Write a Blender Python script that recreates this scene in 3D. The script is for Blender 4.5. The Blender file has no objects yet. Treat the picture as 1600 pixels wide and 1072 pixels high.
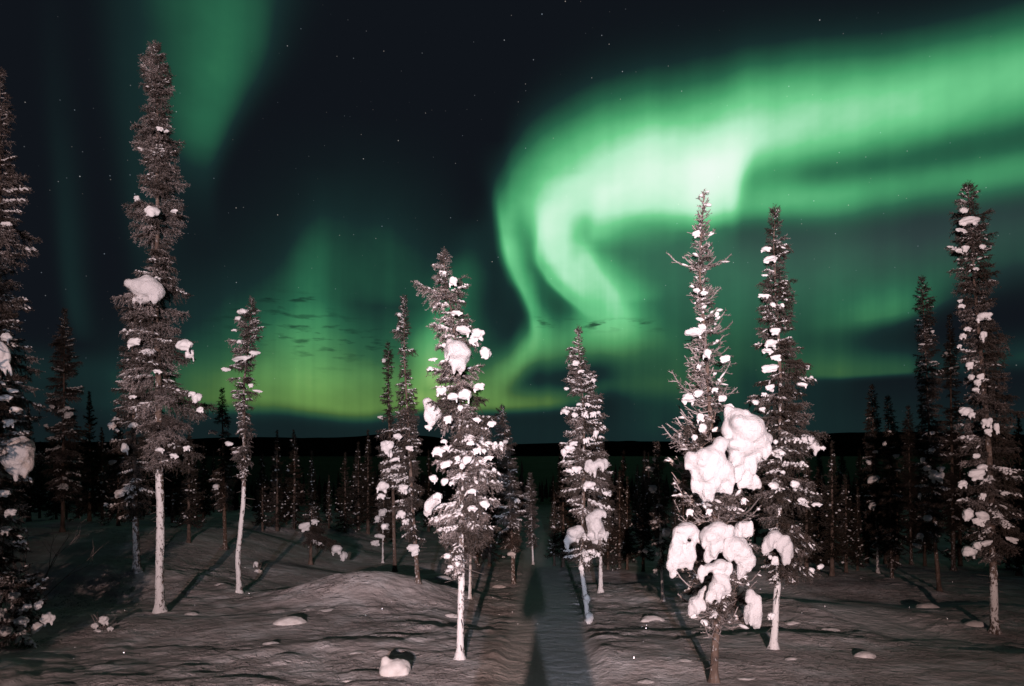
import bpy, bmesh, math, random
import numpy as np
from mathutils import Vector, noise as mnoise

random.seed(11)
S = bpy.context.scene
C = S.collection
R = math.radians

# ------------------------------------------------------------------ camera
FPX, HY, CX, CH = 1043.0, 700.0, 800.0, 1.7      # focal length / horizon row of a 1600 px wide frame, eye height
cam_d = bpy.data.cameras.new('camera'); cam = bpy.data.objects.new('camera', cam_d); C.objects.link(cam)
cam.location = (0, 0, CH); cam.rotation_euler = (R(90), 0, 0)
cam_d.sensor_width = 36; cam_d.lens = 36 * FPX / 1600
cam_d.shift_y = (HY - 536) / 1600
cam_d.clip_start = 0.05; cam_d.clip_end = 12000
S.camera = cam
S.view_settings.view_transform = 'Standard'; S.view_settings.look = 'None'
S.view_settings.exposure = 0; S.view_settings.gamma = 1
S.render.film_transparent = False
S.cycles.use_denoising = True
S.cycles.max_bounces = 5; S.cycles.diffuse_bounces = 2; S.cycles.glossy_bounces = 2

# ------------------------------------------------------------------ night sky with aurora (world, by azimuth and elevation)
W = bpy.data.worlds.new('World'); S.world = W; W.use_nodes = True
nt = W.node_tree; nt.nodes.clear()
def nd(t, **k):
    n = nt.nodes.new(t)
    for a, b in k.items(): setattr(n, a, b)
    return n
def put(sock, v):
    if isinstance(v, (int, float)): sock.default_value = v
    else: nt.links.new(v, sock)
def M(op, a, b=0.0, c=None, clamp=False):
    n = nd('ShaderNodeMath', operation=op, use_clamp=clamp)
    put(n.inputs[0], a); put(n.inputs[1], b)
    if c is not None: put(n.inputs[2], c)
    return n.outputs[0]
def mapr(v, a, b, c=0.0, d=1.0, kind='LINEAR'):
    n = nd('ShaderNodeMapRange', interpolation_type=kind, clamp=True)
    put(n.inputs['Value'], v)
    for k, x in zip(('From Min', 'From Max', 'To Min', 'To Max'), (a, b, c, d)): n.inputs[k].default_value = x
    return n.outputs[0]
geo = nd('ShaderNodeNewGeometry')
sep = nd('ShaderNodeSeparateXYZ')
dirv = nd('ShaderNodeVectorMath', operation='SCALE'); nt.links.new(geo.outputs['Incoming'], dirv.inputs[0]); dirv.inputs['Scale'].default_value = -1
nt.links.new(dirv.outputs[0], sep.inputs[0])
AZ = M('ARCTAN2', sep.outputs[0], sep.outputs[1])
EL = M('ARCSINE', sep.outputs[2])
def azel(px, py):
    X, Z = (px - CX) / FPX, (HY - py) / FPX
    return math.atan(X), math.atan(Z / math.hypot(1, X))
def fcurve(t, pts):
    n = nd('ShaderNodeFloatCurve'); put(n.inputs['Value'], t)
    cv = n.mapping.curves[0]
    while len(cv.points) < len(pts): cv.points.new(.5, .5)
    for p, (x, y) in zip(cv.points, pts): p.location = (x, y); p.handle_type = 'AUTO_CLAMPED'
    n.mapping.update()
    return n.outputs[0]
def band(kind, pts, power=2.0):
    """one auroral arc or ray. kind h: runs along azimuth, v: runs along elevation.
    pts: (px, py, soft width below|left, soft width above|right, brightness)"""
    rows = []
    for px, py, a, b, amp in pts:
        az, el = azel(px, py)
        k = math.cos(az) / FPX * (1 if kind == 'h' else math.cos(az))
        rows.append(((az, el) if kind == 'h' else (el, az)) + (a * k, b * k, amp))
    rows.sort()
    t0, t1 = rows[0][0], rows[-1][0]
    t = mapr(AZ if kind == 'h' else EL, t0, t1)
    def chan(i):
        v = [r[i] for r in rows]; lo, hi = min(v), max(v)
        if hi - lo < 1e-6: return lo
        return M('MULTIPLY_ADD', fcurve(t, [((r[0] - t0) / (t1 - t0), (r[i] - lo) / (hi - lo)) for r in rows]), hi - lo, lo)
    d = M('SUBTRACT', EL if kind == 'h' else AZ, chan(1))
    up = M('GREATER_THAN', d, 0.0)
    lo, hi = chan(2), chan(3)
    w = M('MULTIPLY_ADD', up, M('SUBTRACT', hi, lo), lo)
    q = M('POWER', M('ABSOLUTE', M('DIVIDE', d, w)), power)
    return M('MULTIPLY', M('POWER', 2.71828, M('MULTIPLY', q, -1.0)), chan(4))

BANDS = [
    # the wedge of rays, upper left
    band('v', [(330, 400, 30, 20, 0), (320, 330, 36, 20, .018), (316, 280, 44, 24, .055), (318, 240, 54, 30, .125), (322, 200, 64, 38, .205), (332, 150, 80, 50, .235), (345, 80, 100, 70, .215), (352, 0, 120, 85, .19), (370, -200, 150, 120, .05), (380, -420, 150, 150, 0)], 2.4),
    band('v', [(250, 560, 25, 35, 0), (230, 420, 26, 55, .035), (215, 250, 32, 60, .06), (200, 100, 35, 60, .045), (190, -150, 40, 70, 0)]),
    band('v', [(128, 540, 14, 24, 0), (112, 450, 16, 26, .05), (100, 300, 18, 28, .035), (85, 120, 20, 30, .012), (75, -100, 22, 30, 0)]),
    # the main arc over the right half
    band('h', [(690, 420, 40, 30, 0), (760, 360, 70, 45, .04), (800, 310, 75, 60, .30), (850, 292, 78, 72, .56), (900, 278, 78, 76, .74), (960, 266, 76, 80, .88), (1020, 258, 78, 82, .96), (1080, 250, 80, 82, .98), (1140, 232, 76, 80, .92), (1180, 205, 56, 74, .84), (1240, 195, 54, 74, .78), (1340, 182, 54, 72, .70), (1450, 162, 58, 72, .63), (1600, 125, 66, 74, .52), (1900, 60, 80, 100, .34), (2600, -40, 100, 120, 0)], 2.1),
    # pale curtain end with its upright right edge
    band('v', [(1100, 362, 40, 30, 0), (1116, 340, 60, 28, .20), (1124, 300, 60, 30, .38), (1136, 260, 62, 30, .34), (1150, 225, 60, 35, .16), (1160, 180, 60, 50, 0)], 2.6),
    band('h', [(860, 310, 20, 40, 0), (930, 320, 18, 40, .16), (1000, 318, 20, 45, .20), (1060, 318, 20, 50, .22), (1110, 322, 20, 50, .14), (1160, 325, 24, 45, 0)], 2.4),
    # second arc under the main one
    band('h', [(1130, 325, 20, 24, 0), (1170, 320, 24, 34, .36), (1220, 315, 26, 34, .42), (1300, 308, 30, 28, .38), (1420, 290, 32, 30, .33), (1600, 262, 34, 32, .30), (1850, 210, 40, 36, .22), (2400, 100, 50, 50, 0)]),
    # left fold, bright on its left edge
    band('v', [(836, 570, 12, 30, 0), (838, 535, 9, 24, .12), (834, 500, 8, 22, .30), (824, 468, 8, 19, .40), (806, 430, 10, 24, .48), (795, 400, 10, 23, .52), (787, 360, 9, 22, .40), (781, 310, 12, 36, .18), (780, 270, 20, 50, .05), (785, 220, 25, 60, 0)], 1.8),
    # inner fold sweeping down to the right
    band('v', [(970, 590, 70, 50, 0), (962, 545, 62, 46, .10), (950, 505, 52, 48, .32), (934, 478, 36, 56, .50), (908, 450, 31, 72, .58), (882, 420, 28, 70, .63), (868, 390, 27, 50, .58), (866, 350, 32, 36, .48), (872, 310, 40, 38, .26), (890, 270, 45, 40, 0)], 2.6),
    band('v', [(905, 420, 10, 40, 0), (925, 385, 14, 48, .12), (935, 350, 18, 50, .26), (945, 315, 24, 50, .20), (950, 280, 30, 50, 0)]),
    band('h', [(770, 440, 60, 60, 0), (820, 440, 60, 70, .10), (900, 440, 60, 80, .16), (980, 440, 60, 60, .08), (1040, 440, 60, 60, .02), (1100, 440, 80, 80, 0)]),
    band('v', [(925, 500, 8, 16, 0), (906, 482, 7, 14, .12), (880, 460, 6, 13, .20), (853, 430, 6, 12, .22), (840, 398, 6, 12, .20), (846, 355, 8, 16, .12), (860, 310, 10, 20, 0)], 1.7),
    band('v', [(990, 540, 18, 14, 0), (978, 495, 16, 12, .06), (962, 462, 15, 12, .10), (940, 432, 14, 12, .11), (920, 400, 13, 10, .09), (908, 365, 10, 8, .05), (905, 330, 10, 10, 0)], 1.8),
    band('v', [(770, 625, 30, 24, 0), (796, 590, 24, 20, .10), (820, 555, 16, 16, .14), (833, 520, 10, 14, .10), (836, 495, 8, 12, 0)], 1.8),
    # glow under the folds
    band('h', [(740, 600, 30, 24, .05), (790, 575, 30, 28, .20), (835, 545, 34, 36, .30), (880, 535, 40, 34, .26), (940, 525, 36, 28, .24), (1000, 520, 40, 30, .10), (1080, 560, 50, 40, .05), (1160, 560, 50, 40, 0)]),
    band('h', [(620, 640, 8, 22, .02), (680, 632, 10, 26, .24), (760, 632, 12, 24, .27), (840, 630, 12, 24, .24), (900, 622, 14, 20, .13), (980, 600, 18, 20, .08), (1060, 600, 20, 20, .05), (1160, 600, 20, 20, 0)]),
    # low glow, left of centre
    band('h', [(120, 640, 26, 90, 0), (240, 630, 26, 110, .10), (330, 620, 24, 120, .19), (420, 620, 22, 125, .26), (500, 630, 20, 125, .31), (550, 638, 18, 120, .32), (600, 632, 20, 110, .29), (650, 618, 24, 110, .28), (700, 606, 26, 120, .24), (760, 590, 32, 100, .13), (840, 580, 30, 80, 0)], 2.0),
    band('v', [(500, 660, 40, 50, 0), (495, 620, 60, 70, .05), (488, 560, 60, 60, .09), (484, 480, 46, 44, .13), (488, 420, 34, 34, .10), (496, 360, 30, 36, .05), (505, 310, 30, 40, .02), (500, 260, 30, 50, 0)]),
    band('h', [(240, 520, 60, 60, 0), (330, 500, 90, 110, .03), (430, 480, 110, 120, .05), (560, 450, 110, 120, .06), (660, 450, 110, 120, .05), (740, 470, 90, 80, .03), (800, 470, 80, 60, 0)]),
    band('v', [(600, 480, 40, 50, 0), (600, 430, 120, 80, .06), (590, 370, 130, 90, .05), (585, 320, 130, 90, .03), (580, 250, 130, 90, .01), (560, 180, 80, 70, 0)]),
    band('v', [(676, 610, 20, 40, 0), (672, 560, 22, 44, .22), (690, 500, 30, 44, .14), (720, 440, 30, 40, .12), (735, 390, 25, 30, .05), (740, 340, 25, 30, 0)]),
    # dim veil over the right, under the arcs
    band('h', [(940, 420, 80, 70, 0), (1020, 460, 160, 90, .19), (1150, 460, 160, 110, .19), (1300, 450, 115, 110, .17), (1400, 450, 60, 110, .14), (1500, 410, 44, 90, .12), (1600, 390, 44, 90, .11), (1900, 340, 60, 80, .05), (2400, 300, 60, 80, 0)]),
    band('h', [(1240, 500, 18, 40, 0), (1320, 500, 16, 40, .08), (1380, 492, 14, 44, .13), (1440, 480, 12, 44, .09), (1500, 460, 12, 40, .04), (1600, 440, 12, 40, 0)]),
    band('h', [(1180, 585, 14, 40, 0), (1270, 584, 8, 34, .12), (1340, 584, 7, 34, .15), (1410, 580, 7, 34, .14), (1480, 575, 14, 30, .06), (1580, 560, 16, 30, .09), (1700, 550, 20, 30, .05), (2000, 540, 20, 30, 0)]),
    band('h', [(-900, 690, 60, 70, .0), (-200, 680, 60, 60, .02), (400, 690, 60, 60, .035), (1000, 680, 60, 70, .05), (1600, 690, 60, 70, .045), (2600, 690, 60, 70, .0)]),
]
I = BANDS[0]
for b in BANDS[1:]: I = M('ADD', I, b)
def sky_noise(sx, sy, scale, detail, off=0.0):
    cb = nd('ShaderNodeCombineXYZ'); put(cb.inputs[0], M('MULTIPLY', AZ, sx)); put(cb.inputs[1], M('MULTIPLY', EL, sy)); cb.inputs[2].default_value = off
    n = nd('ShaderNodeTexNoise'); nt.links.new(cb.outputs[0], n.inputs['Vector'])
    n.inputs['Scale'].default_value = scale; n.inputs['Detail'].default_value = detail
    return n.outputs['Fac']
rays = mapr(sky_noise(26, 1.2, 1.0, 2.5), .25, .75, .93, 1.07)
broad = mapr(sky_noise(7, 10, 1.0, 4.0, 4.0), .25, .75, .84, 1.16)
low = mapr(sky_noise(60, 2.0, 1.0, 2.0, 2.0), .3, .7, .94, 1.06)
low = M('MULTIPLY_ADD', M('SUBTRACT', low, 1.0), mapr(EL, R(20), R(12)), 1.0)
I = M('MULTIPLY', M('MULTIPLY', M('MULTIPLY', I, rays), broad), low)
ramp = nd('ShaderNodeValToRGB'); put(ramp.inputs[0], M('MULTIPLY', I, 1 / 1.4))
def lin(r, g, b): return tuple((v / 255 / 12.92 if v / 255 <= .04045 else ((v / 255 + .055) / 1.055) ** 2.4) for v in (r, g, b)) + (1,)
stops = [(0, (16, 20, 26)), (.08, (23, 44, 44)), (.22, (40, 98, 72)), (.42, (74, 162, 108)), (.62, (112, 205, 142)), (.85, (180, 237, 199)), (1.1, (214, 248, 224)), (1.4, (238, 252, 242))]
el_ = ramp.color_ramp.elements
while len(el_) < len(stops): el_.new(.5)
for e, (p, c) in zip(el_, stops): e.position = p / 1.4; e.color = lin(*c)
# low aurora turns yellow-green through the thicker air
yel = nd('ShaderNodeMix', data_type='RGBA', blend_type='MULTIPLY')
nt.links.new(ramp.outputs[0], yel.inputs['A']); yel.inputs['B'].default_value = (2.3, .86, .5, 1)
put(yel.inputs['Factor'], M('MULTIPLY', mapr(EL, R(12), R(2.2), kind='SMOOTHSTEP'), mapr(I, .1, .25)))
# thin dark cloud streaks in front of the glow
cl = M('MULTIPLY', mapr(sky_noise(28, 120, 1.0, 6.0, 9.0), .52, .66),
       M('ADD', M('ADD', band('h', [(300, 500, 30, 30, 0), (380, 490, 40, 30, .7), (480, 520, 40, 40, .8), (570, 535, 25, 25, .8), (640, 545, 20, 20, 0)]),
                  band('h', [(810, 500, 9, 8, 0), (850, 503, 8, 7, 1.0), (920, 508, 7, 7, 1.0), (985, 507, 7, 7, .9), (1050, 512, 9, 7, 0)])),
         band('h', [(370, 466, 5, 5, 0), (410, 464, 5, 5, 1.), (480, 466, 5, 5, 1.), (520, 464, 5, 5, 0)])), None)
cmix = nd('ShaderNodeMix', data_type='RGBA'); nt.links.new(yel.outputs['Result'], cmix.inputs['A'])
cmix.inputs['B'].default_value = lin(20, 44, 38); put(cmix.inputs['Factor'], M('MINIMUM', M('MULTIPLY', cl, .9), .85))
# stars
vor = nd('ShaderNodeTexVoronoi'); nt.links.new(dirv.outputs[0], vor.inputs['Vector']); vor.inputs['Scale'].default_value = 105
sv = nd('ShaderNodeSeparateXYZ'); nt.links.new(vor.outputs['Color'], sv.inputs[0])
star = M('MULTIPLY', mapr(vor.outputs['Distance'], .02, .085, 1.0, 0.0), M('POWER', sv.outputs[0], 7.0))
star = M('MULTIPLY', M('MULTIPLY', star, .55), mapr(EL, R(1), R(12)))
sc = nd('ShaderNodeMix', data_type='RGBA'); sc.inputs['A'].default_value = (1, .86, .74, 1); sc.inputs['B'].default_value = (.68, .82, 1, 1); put(sc.inputs['Factor'], sv.outputs[1])
ss = nd('ShaderNodeVectorMath', operation='SCALE'); nt.links.new(sc.outputs['Result'], ss.inputs[0]); put(ss.inputs['Scale'], M('MULTIPLY', star, M('SUBTRACT', 1.0, M('MINIMUM', cl, 1.0))))
veil = band('h', [(860, 400, 60, 50, 0), (960, 380, 80, 60, .5), (1080, 400, 90, 60, .8), (1250, 395, 80, 60, 1.0), (1400, 385, 60, 60, .9), (1600, 350, 60, 60, .7), (2000, 300, 60, 60, 0)])
vs_ = nd('ShaderNodeVectorMath', operation='SCALE'); vs_.inputs[0].default_value = (.022, .030, .030); put(vs_.inputs['Scale'], veil)
va = nd('ShaderNodeVectorMath', operation='ADD'); nt.links.new(ss.outputs[0], va.inputs[0]); nt.links.new(vs_.outputs[0], va.inputs[1]); ss = va
add = nd('ShaderNodeVectorMath', operation='ADD'); nt.links.new(cmix.outputs['Result'], add.inputs[0]); nt.links.new(ss.outputs[0], add.inputs[1])
bg = nd('ShaderNodeBackground'); nt.links.new(add.outputs[0], bg.inputs[0]); bg.inputs[1].default_value = 1.0
wo = nd('ShaderNodeOutputWorld'); nt.links.new(bg.outputs[0], wo.inputs[0])

# ------------------------------------------------------------------ the two lamps behind the photographer (no sun: it is night)
LAMPS = [  # name, location, aim, colour, watts, cone, blend
    ('warm', (-0.58, -9.0, 2.84), (0.1, 10, 4.6), (1.0, .67, .60), 13400, 62, 1.0),
    ('cool', (-0.02, -9.0, 2.80), (-0.2, 10, 4.2), (.80, .83, 1.0), 7900, 50, 1.0),
]
lamp_objs = []
for nm, loc, aim, colr, watt, cone, bl in LAMPS:
    ld = bpy.data.lights.new('lamp_beam', 'SPOT'); lo = bpy.data.objects.new('lamp_beam', ld); C.objects.link(lo)
    lo.location = loc; lo.rotation_euler = (Vector(aim) - Vector(loc)).to_track_quat('-Z', 'Y').to_euler()
    ld.color = colr; ld.energy = watt; ld.spot_size = R(cone); ld.spot_blend = bl; ld.shadow_soft_size = .05
    lamp_objs.append(lo)

# ------------------------------------------------------------------ helpers
def tag(o, label=None, cat=None, group=None, kind=None):
    for k, v in (('label', label), ('category', cat), ('group', group), ('kind', kind)):
        if v: o[k] = v
    return o
def empty(name, loc, label, cat, group=None):
    o = bpy.data.objects.new(name, None); C.objects.link(o); o.location = loc; o.empty_display_size = .2
    return tag(o, label, cat, group)
def link(name, me, mat, parent=None, loc=None):
    o = bpy.data.objects.new(name, me); C.objects.link(o)
    if mat and not me.materials: me.materials.append(mat)
    if parent: o.parent = parent
    if loc is not None: o.location = loc
    return o
def mesh_np(name, co, faces, attrs=None, smooth=True):
    """co (n,3); faces (m,3) or (m,4)"""
    me = bpy.data.meshes.new(name)
    co = np.asarray(co, dtype=np.float32); faces = np.asarray(faces, dtype=np.int32)
    k = faces.shape[1]
    me.vertices.add(len(co)); me.vertices.foreach_set('co', co.ravel())
    me.loops.add(faces.size); me.loops.foreach_set('vertex_index', faces.ravel())
    me.polygons.add(len(faces)); me.polygons.foreach_set('loop_start', np.arange(0, faces.size, k, dtype=np.int32))
    me.polygons.foreach_set('use_smooth', np.full(len(faces), smooth, dtype=bool))
    for a, v in (attrs or {}).items():
        at = me.attributes.new(a, 'FLOAT', 'POINT'); at.data.foreach_set('value', np.asarray(v, dtype=np.float32))
    me.update(calc_edges=True)
    return me
def hash2(ix, iy, s):
    n = (ix * 374761393 + iy * 668265263 + s * 69069 + 12345) & 0xffffffff
    n = ((n ^ (n >> 13)) * 1274126177) & 0xffffffff
    return ((n ^ (n >> 16)) & 0xffff) / 65535.0
def vn(x, y, s=0):
    x = np.asarray(x, dtype=float); y = np.asarray(y, dtype=float)
    ix = np.floor(x).astype(np.int64); iy = np.floor(y).astype(np.int64)
    fx, fy = x - ix, y - iy
    fx = fx * fx * fx * (fx * (fx * 6 - 15) + 10); fy = fy * fy * fy * (fy * (fy * 6 - 15) + 10)
    a, b, c, d = hash2(ix, iy, s), hash2(ix + 1, iy, s), hash2(ix, iy + 1, s), hash2(ix + 1, iy + 1, s)
    return (a + (b - a) * fx) * (1 - fy) + (c + (d - c) * fx) * fy
def sstep(a, b, v):
    t = np.clip((np.asarray(v, dtype=float) - a) / (b - a), 0, 1); return t * t * (3 - 2 * t)

# ------------------------------------------------------------------ materials
def new_mat(name):
    m = bpy.data.materials.new(name); m.use_nodes = True
    return m, m.node_tree, m.node_tree.nodes['Principled BSDF']
def tex(t, scale, detail=4, coord='Object', rough=.55, stretch=None):
    tc = t.nodes.new('ShaderNodeTexCoord'); n = t.nodes.new('ShaderNodeTexNoise')
    src = tc.outputs[coord]
    if stretch:
        mp = t.nodes.new('ShaderNodeMapping'); mp.inputs['Scale'].default_value = stretch; t.links.new(src, mp.inputs[0]); src = mp.outputs[0]
    t.links.new(src, n.inputs['Vector'])
    n.inputs['Scale'].default_value = scale; n.inputs['Detail'].default_value = detail; n.inputs['Roughness'].default_value = rough
    return n.outputs['Fac']
def rampn(t, fac, stops):
    r = t.nodes.new('ShaderNodeValToRGB'); t.links.new(fac, r.inputs[0])
    e = r.color_ramp.elements
    while len(e) < len(stops): e.new(.5)
    for q, (p, c) in zip(e, stops): q.position = p; q.color = tuple(c) + (1,)
    return r.outputs[0]
def bump(t, bs, h, strength, dist):
    b = t.nodes.new('ShaderNodeBump'); b.inputs['Strength'].default_value = strength; b.inputs['Distance'].default_value = dist
    t.links.new(h, b.inputs['Height']); t.links.new(b.outputs[0], bs.inputs['Normal'])
def mixc(t, fac, a, b):
    m = t.nodes.new('ShaderNodeMix'); m.data_type = 'RGBA'
    if isinstance(fac, float): m.inputs['Factor'].default_value = fac
    else: t.links.new(fac, m.inputs['Factor'])
    for s, v in (('A', a), ('B', b)):
        if isinstance(v, tuple): m.inputs[s].default_value = v + (1,)
        else: t.links.new(v, m.inputs[s])
    return m.outputs['Result']
def nmath(t, op, a, b=0., clamp=False):
    n = t.nodes.new('ShaderNodeMath'); n.operation = op; n.use_clamp = clamp
    for i, v in enumerate((a, b)):
        if isinstance(v, (int, float)): n.inputs[i].default_value = v
        else: t.links.new(v, n.inputs[i])
    return n.outputs[0]
def simple(name, col, rough=.6, metal=0.0, var=.2, scale=8):
    m, t, b = new_mat(name)
    t.links.new(rampn(t, tex(t, scale), [(.3, tuple(c * (1 - var) for c in col)), (.7, tuple(min(1, c * (1 + var)) for c in col))]), b.inputs['Base Color'])
    b.inputs['Roughness'].default_value = rough; b.inputs['Metallic'].default_value = metal
    return m

def snow_mat(name, lo, hi, bscale, bstr, bdist):
    m, t, b = new_mat(name)
    t.links.new(rampn(t, tex(t, 3, 5), [(.3, lo), (.7, hi)]), b.inputs['Base Color'])
    b.inputs['Roughness'].default_value = .75; b.inputs['Specular IOR Level'].default_value = .25
    h = nmath(t, 'ADD', tex(t, bscale, 6, rough=.65), nmath(t, 'MULTIPLY', tex(t, bscale * 7, 3), .35))
    bump(t, b, h, bstr, bdist)
    return m
M_CLUMP = snow_mat('clump_snow', (.68, .67, .68), (.78, .77, .78), 16, .9, .035)
M_LUMP = snow_mat('lump_snow', (.80, .80, .81), (.88, .88, .89), 3, .5, .006)
M_MOUND = snow_mat('mound_snow', (.62, .58, .56), (.78, .76, .75), 5, .6, .010)

# needles: dark spruce green-brown, hoar frost where the frost attribute says so
m, t, b = new_mat('spruce_needles'); M_NEEDLE = m
at = t.nodes.new('ShaderNodeAttribute'); at.attribute_name = 'frost'
green = rampn(t, tex(t, 6, 3), [(.3, (.016, .014, .010)), (.55, (.030, .023, .016)), (.75, (.062, .040, .029))])
oi = t.nodes.new('ShaderNodeObjectInfo'); sr = t.nodes.new('ShaderNodeSeparateColor'); t.links.new(oi.outputs['Color'], sr.inputs[0])
t.links.new(mixc(t, nmath(t, 'MULTIPLY', at.outputs['Fac'], sr.outputs[0], True), green, (.62, .55, .54)), b.inputs['Base Color'])
b.inputs['Roughness'].default_value = .7; b.inputs['Specular IOR Level'].default_value = .2
# twig snow
M_TWIGSNOW = snow_mat('twig_snow', (.70, .70, .71), (.86, .86, .87), 30, .5, .01)
# bark with wind-packed snow
m, t, b = new_mat('bark'); M_BARK = m
at = t.nodes.new('ShaderNodeAttribute'); at.attribute_name = 'frost'
bk = rampn(t, tex(t, 14, 6, stretch=(1, 1, .45)), [(.25, (.045, .030, .024)), (.5, (.13, .090, .070)), (.75, (.24, .185, .155))])
pn = nmath(t, 'ADD', nmath(t, 'MULTIPLY', tex(t, 26, 5, rough=.7, stretch=(1, 1, .6)), 1.0), nmath(t, 'SUBTRACT', at.outputs['Fac'], .5))
pn2 = nmath(t, 'MULTIPLY', nmath(t, 'SUBTRACT', pn, .47), 14., True)
t.links.new(mixc(t, pn2, bk, (.80, .79, .79)), b.inputs['Base Color']); b.inputs['Roughness'].default_value = .8
bump(t, b, nmath(t, 'ADD', tex(t, 30, 5, stretch=(1, 1, .5)), nmath(t, 'MULTIPLY', pn2, .5)), .9, .02)

# ground snow
m, t, b = new_mat('ground_snow'); M_GROUND = m
tc = t.nodes.new('ShaderNodeTexCoord')
sx = t.nodes.new('ShaderNodeSeparateXYZ'); t.links.new(tc.outputs['Object'], sx.inputs[0])
snow = rampn(t, tex(t, 1.6, 6, rough=.6), [(.30, (.43, .385, .375)), (.5, (.56, .52, .51)), (.66, (.77, .755, .76))])  # brown patches put the warm lamp tint into the snow colour
pa = t.nodes.new('ShaderNodeAttribute'); pa.attribute_name = 'path'
snow = mixc(t, nmath(t, 'MULTIPLY', pa.outputs['Fac'], .75), snow, (.80, .79, .79))
litter = nmath(t, 'MULTIPLY', nmath(t, 'SUBTRACT', tex(t, 42, 2, rough=.5), .66), 12., True)
snow = mixc(t, nmath(t, 'MULTIPLY', litter, .35), snow, (.30, .24, .20))
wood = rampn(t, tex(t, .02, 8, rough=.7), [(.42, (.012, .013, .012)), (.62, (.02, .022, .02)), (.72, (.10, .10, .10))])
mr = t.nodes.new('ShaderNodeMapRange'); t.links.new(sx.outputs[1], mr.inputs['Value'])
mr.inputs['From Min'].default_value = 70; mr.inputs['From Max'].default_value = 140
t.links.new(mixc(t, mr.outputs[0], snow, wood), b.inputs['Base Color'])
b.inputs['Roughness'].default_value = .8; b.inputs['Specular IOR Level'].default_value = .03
hh = nmath(t, 'ADD', tex(t, 5, 6, rough=.58), nmath(t, 'MULTIPLY', tex(t, 60, 3), .10))
fl = nmath(t, 'MULTIPLY', nmath(t, 'SUBTRACT', tex(t, 9, 4, rough=.6), .50), 7., True)
pm = nmath(t, 'MULTIPLY', nmath(t, 'MULTIPLY', nmath(t, 'SUBTRACT', tex(t, .6, 3), .44), 8., True), nmath(t, 'SUBTRACT', 1., pa.outputs['Fac'], True))
hh = nmath(t, 'ADD', hh, nmath(t, 'MULTIPLY', nmath(t, 'MULTIPLY', fl, pm), .7))
bump(t, b, hh, 1.0, .05)

# ------------------------------------------------------------------ terrain
BUMPS = [  # x, y, rx, ry, h
    (-2.75, 11.6, 1.15, .95, .44), (-1.6, 12.2, 1.0, .8, .20), (-4.6, 9.3, 1.8, 1.0, .10), (-5.6, 6.2, 2.0, .8, .12),
    (4.6, 10.6, 1.3, 1.2, .18), (3.6, 8.3, .9, .35, .07), (6.3, 7.2, 1.1, .5, .10), (7.5, 10.5, 1.5, .8, .12),
    (1.7, 6.9, .8, .3, .05), (-1.9, 7.8, .9, .35, .06), (-.9, 8.9, .6, .3, .06), (5.9, 15, 2.0, 1.2, .2), (-7.5, 12.5, 2.2, 1.0, .25),
]
def g(x, y, fine=True, want_path=False):
    x = np.asarray(x, dtype=float); y = np.asarray(y, dtype=float)
    z = np.where(y < 60, -.085 * y, -5.1 - .06 * (np.minimum(y, 420) - 60))
    z = np.where(y < -3, .255 + .02 * (-3 - np.maximum(y, -40)), z)
    z = z + 1.15 * sstep(-3.6, -9.5, x) * sstep(9.5, 16.5, y) * (1 - sstep(40, 90, y))
    for bx, by, rx, ry, h in BUMPS:
        z = z + h * np.exp(-((x - bx) / rx) ** 2 - ((y - by) / ry) ** 2)
    near = 1 - sstep(60, 120, y)
    calm = vn(x / 3.1 + 7, y / 2.2, 5)
    calm = sstep(.35, .7, calm)
    tr = np.abs(x - (.16 + .034 * y)); t1 = 1 - sstep(.40, .62, tr)                     # packed footpath
    xc = 5.2 + .35 * np.sin(y * .28 + .4); t2 = (1 - sstep(.35, .7, np.abs(x - xc))) * sstep(7, 9, y)
    path = np.maximum(t1, t2 * .8)
    rough = (1 - .85 * path)
    z = z + near * rough * .17 * (vn(x / 2.4, y / 1.9, 1) - .5)
    z = z + near * rough * .042 * (vn(x / .75, y / .95, 2) - .5)
    z = z - .015 * t1 - .05 * t2
    if want_path: return path
    if fine:
        f1 = vn(x / .27 + .6 * vn(x * 2, y * 2, 8), y / .30 + .6 * vn(x * 2, y * 2, 9), 3); f2 = vn(x / .12, y / .13, 4)
        crust = sstep(.52, .68, f1) * .018
        z = z + near * rough * (crust * calm + .008 * (f1 - .5) * (.3 + calm) + .009 * (f2 - .5) * (.15 + calm) + .006 * sstep(.6, .7, f2) * calm)
        z = z + .005 * near * path * (vn(x / .12, y / .3, 6) - .5)
    return z
def gf(x, y, fine=False): return float(g(np.array([x]), np.array([y]), fine)[0])
_ys = np.concatenate([np.arange(3, 30, .03), np.arange(30, 140, .2)])
def hit(px, py):
    X = (px - CX) / FPX
    row = HY + FPX * (CH - g(X * _ys, _ys, False)) / _ys
    idx = np.where(row <= py)[0]
    y = _ys[idx[0]] if len(idx) else _ys[-1]
    return X * y, y
def P(px, py, d): return Vector(((px - CX) / FPX * d, d, CH - (py - HY) / FPX * d))

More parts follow.
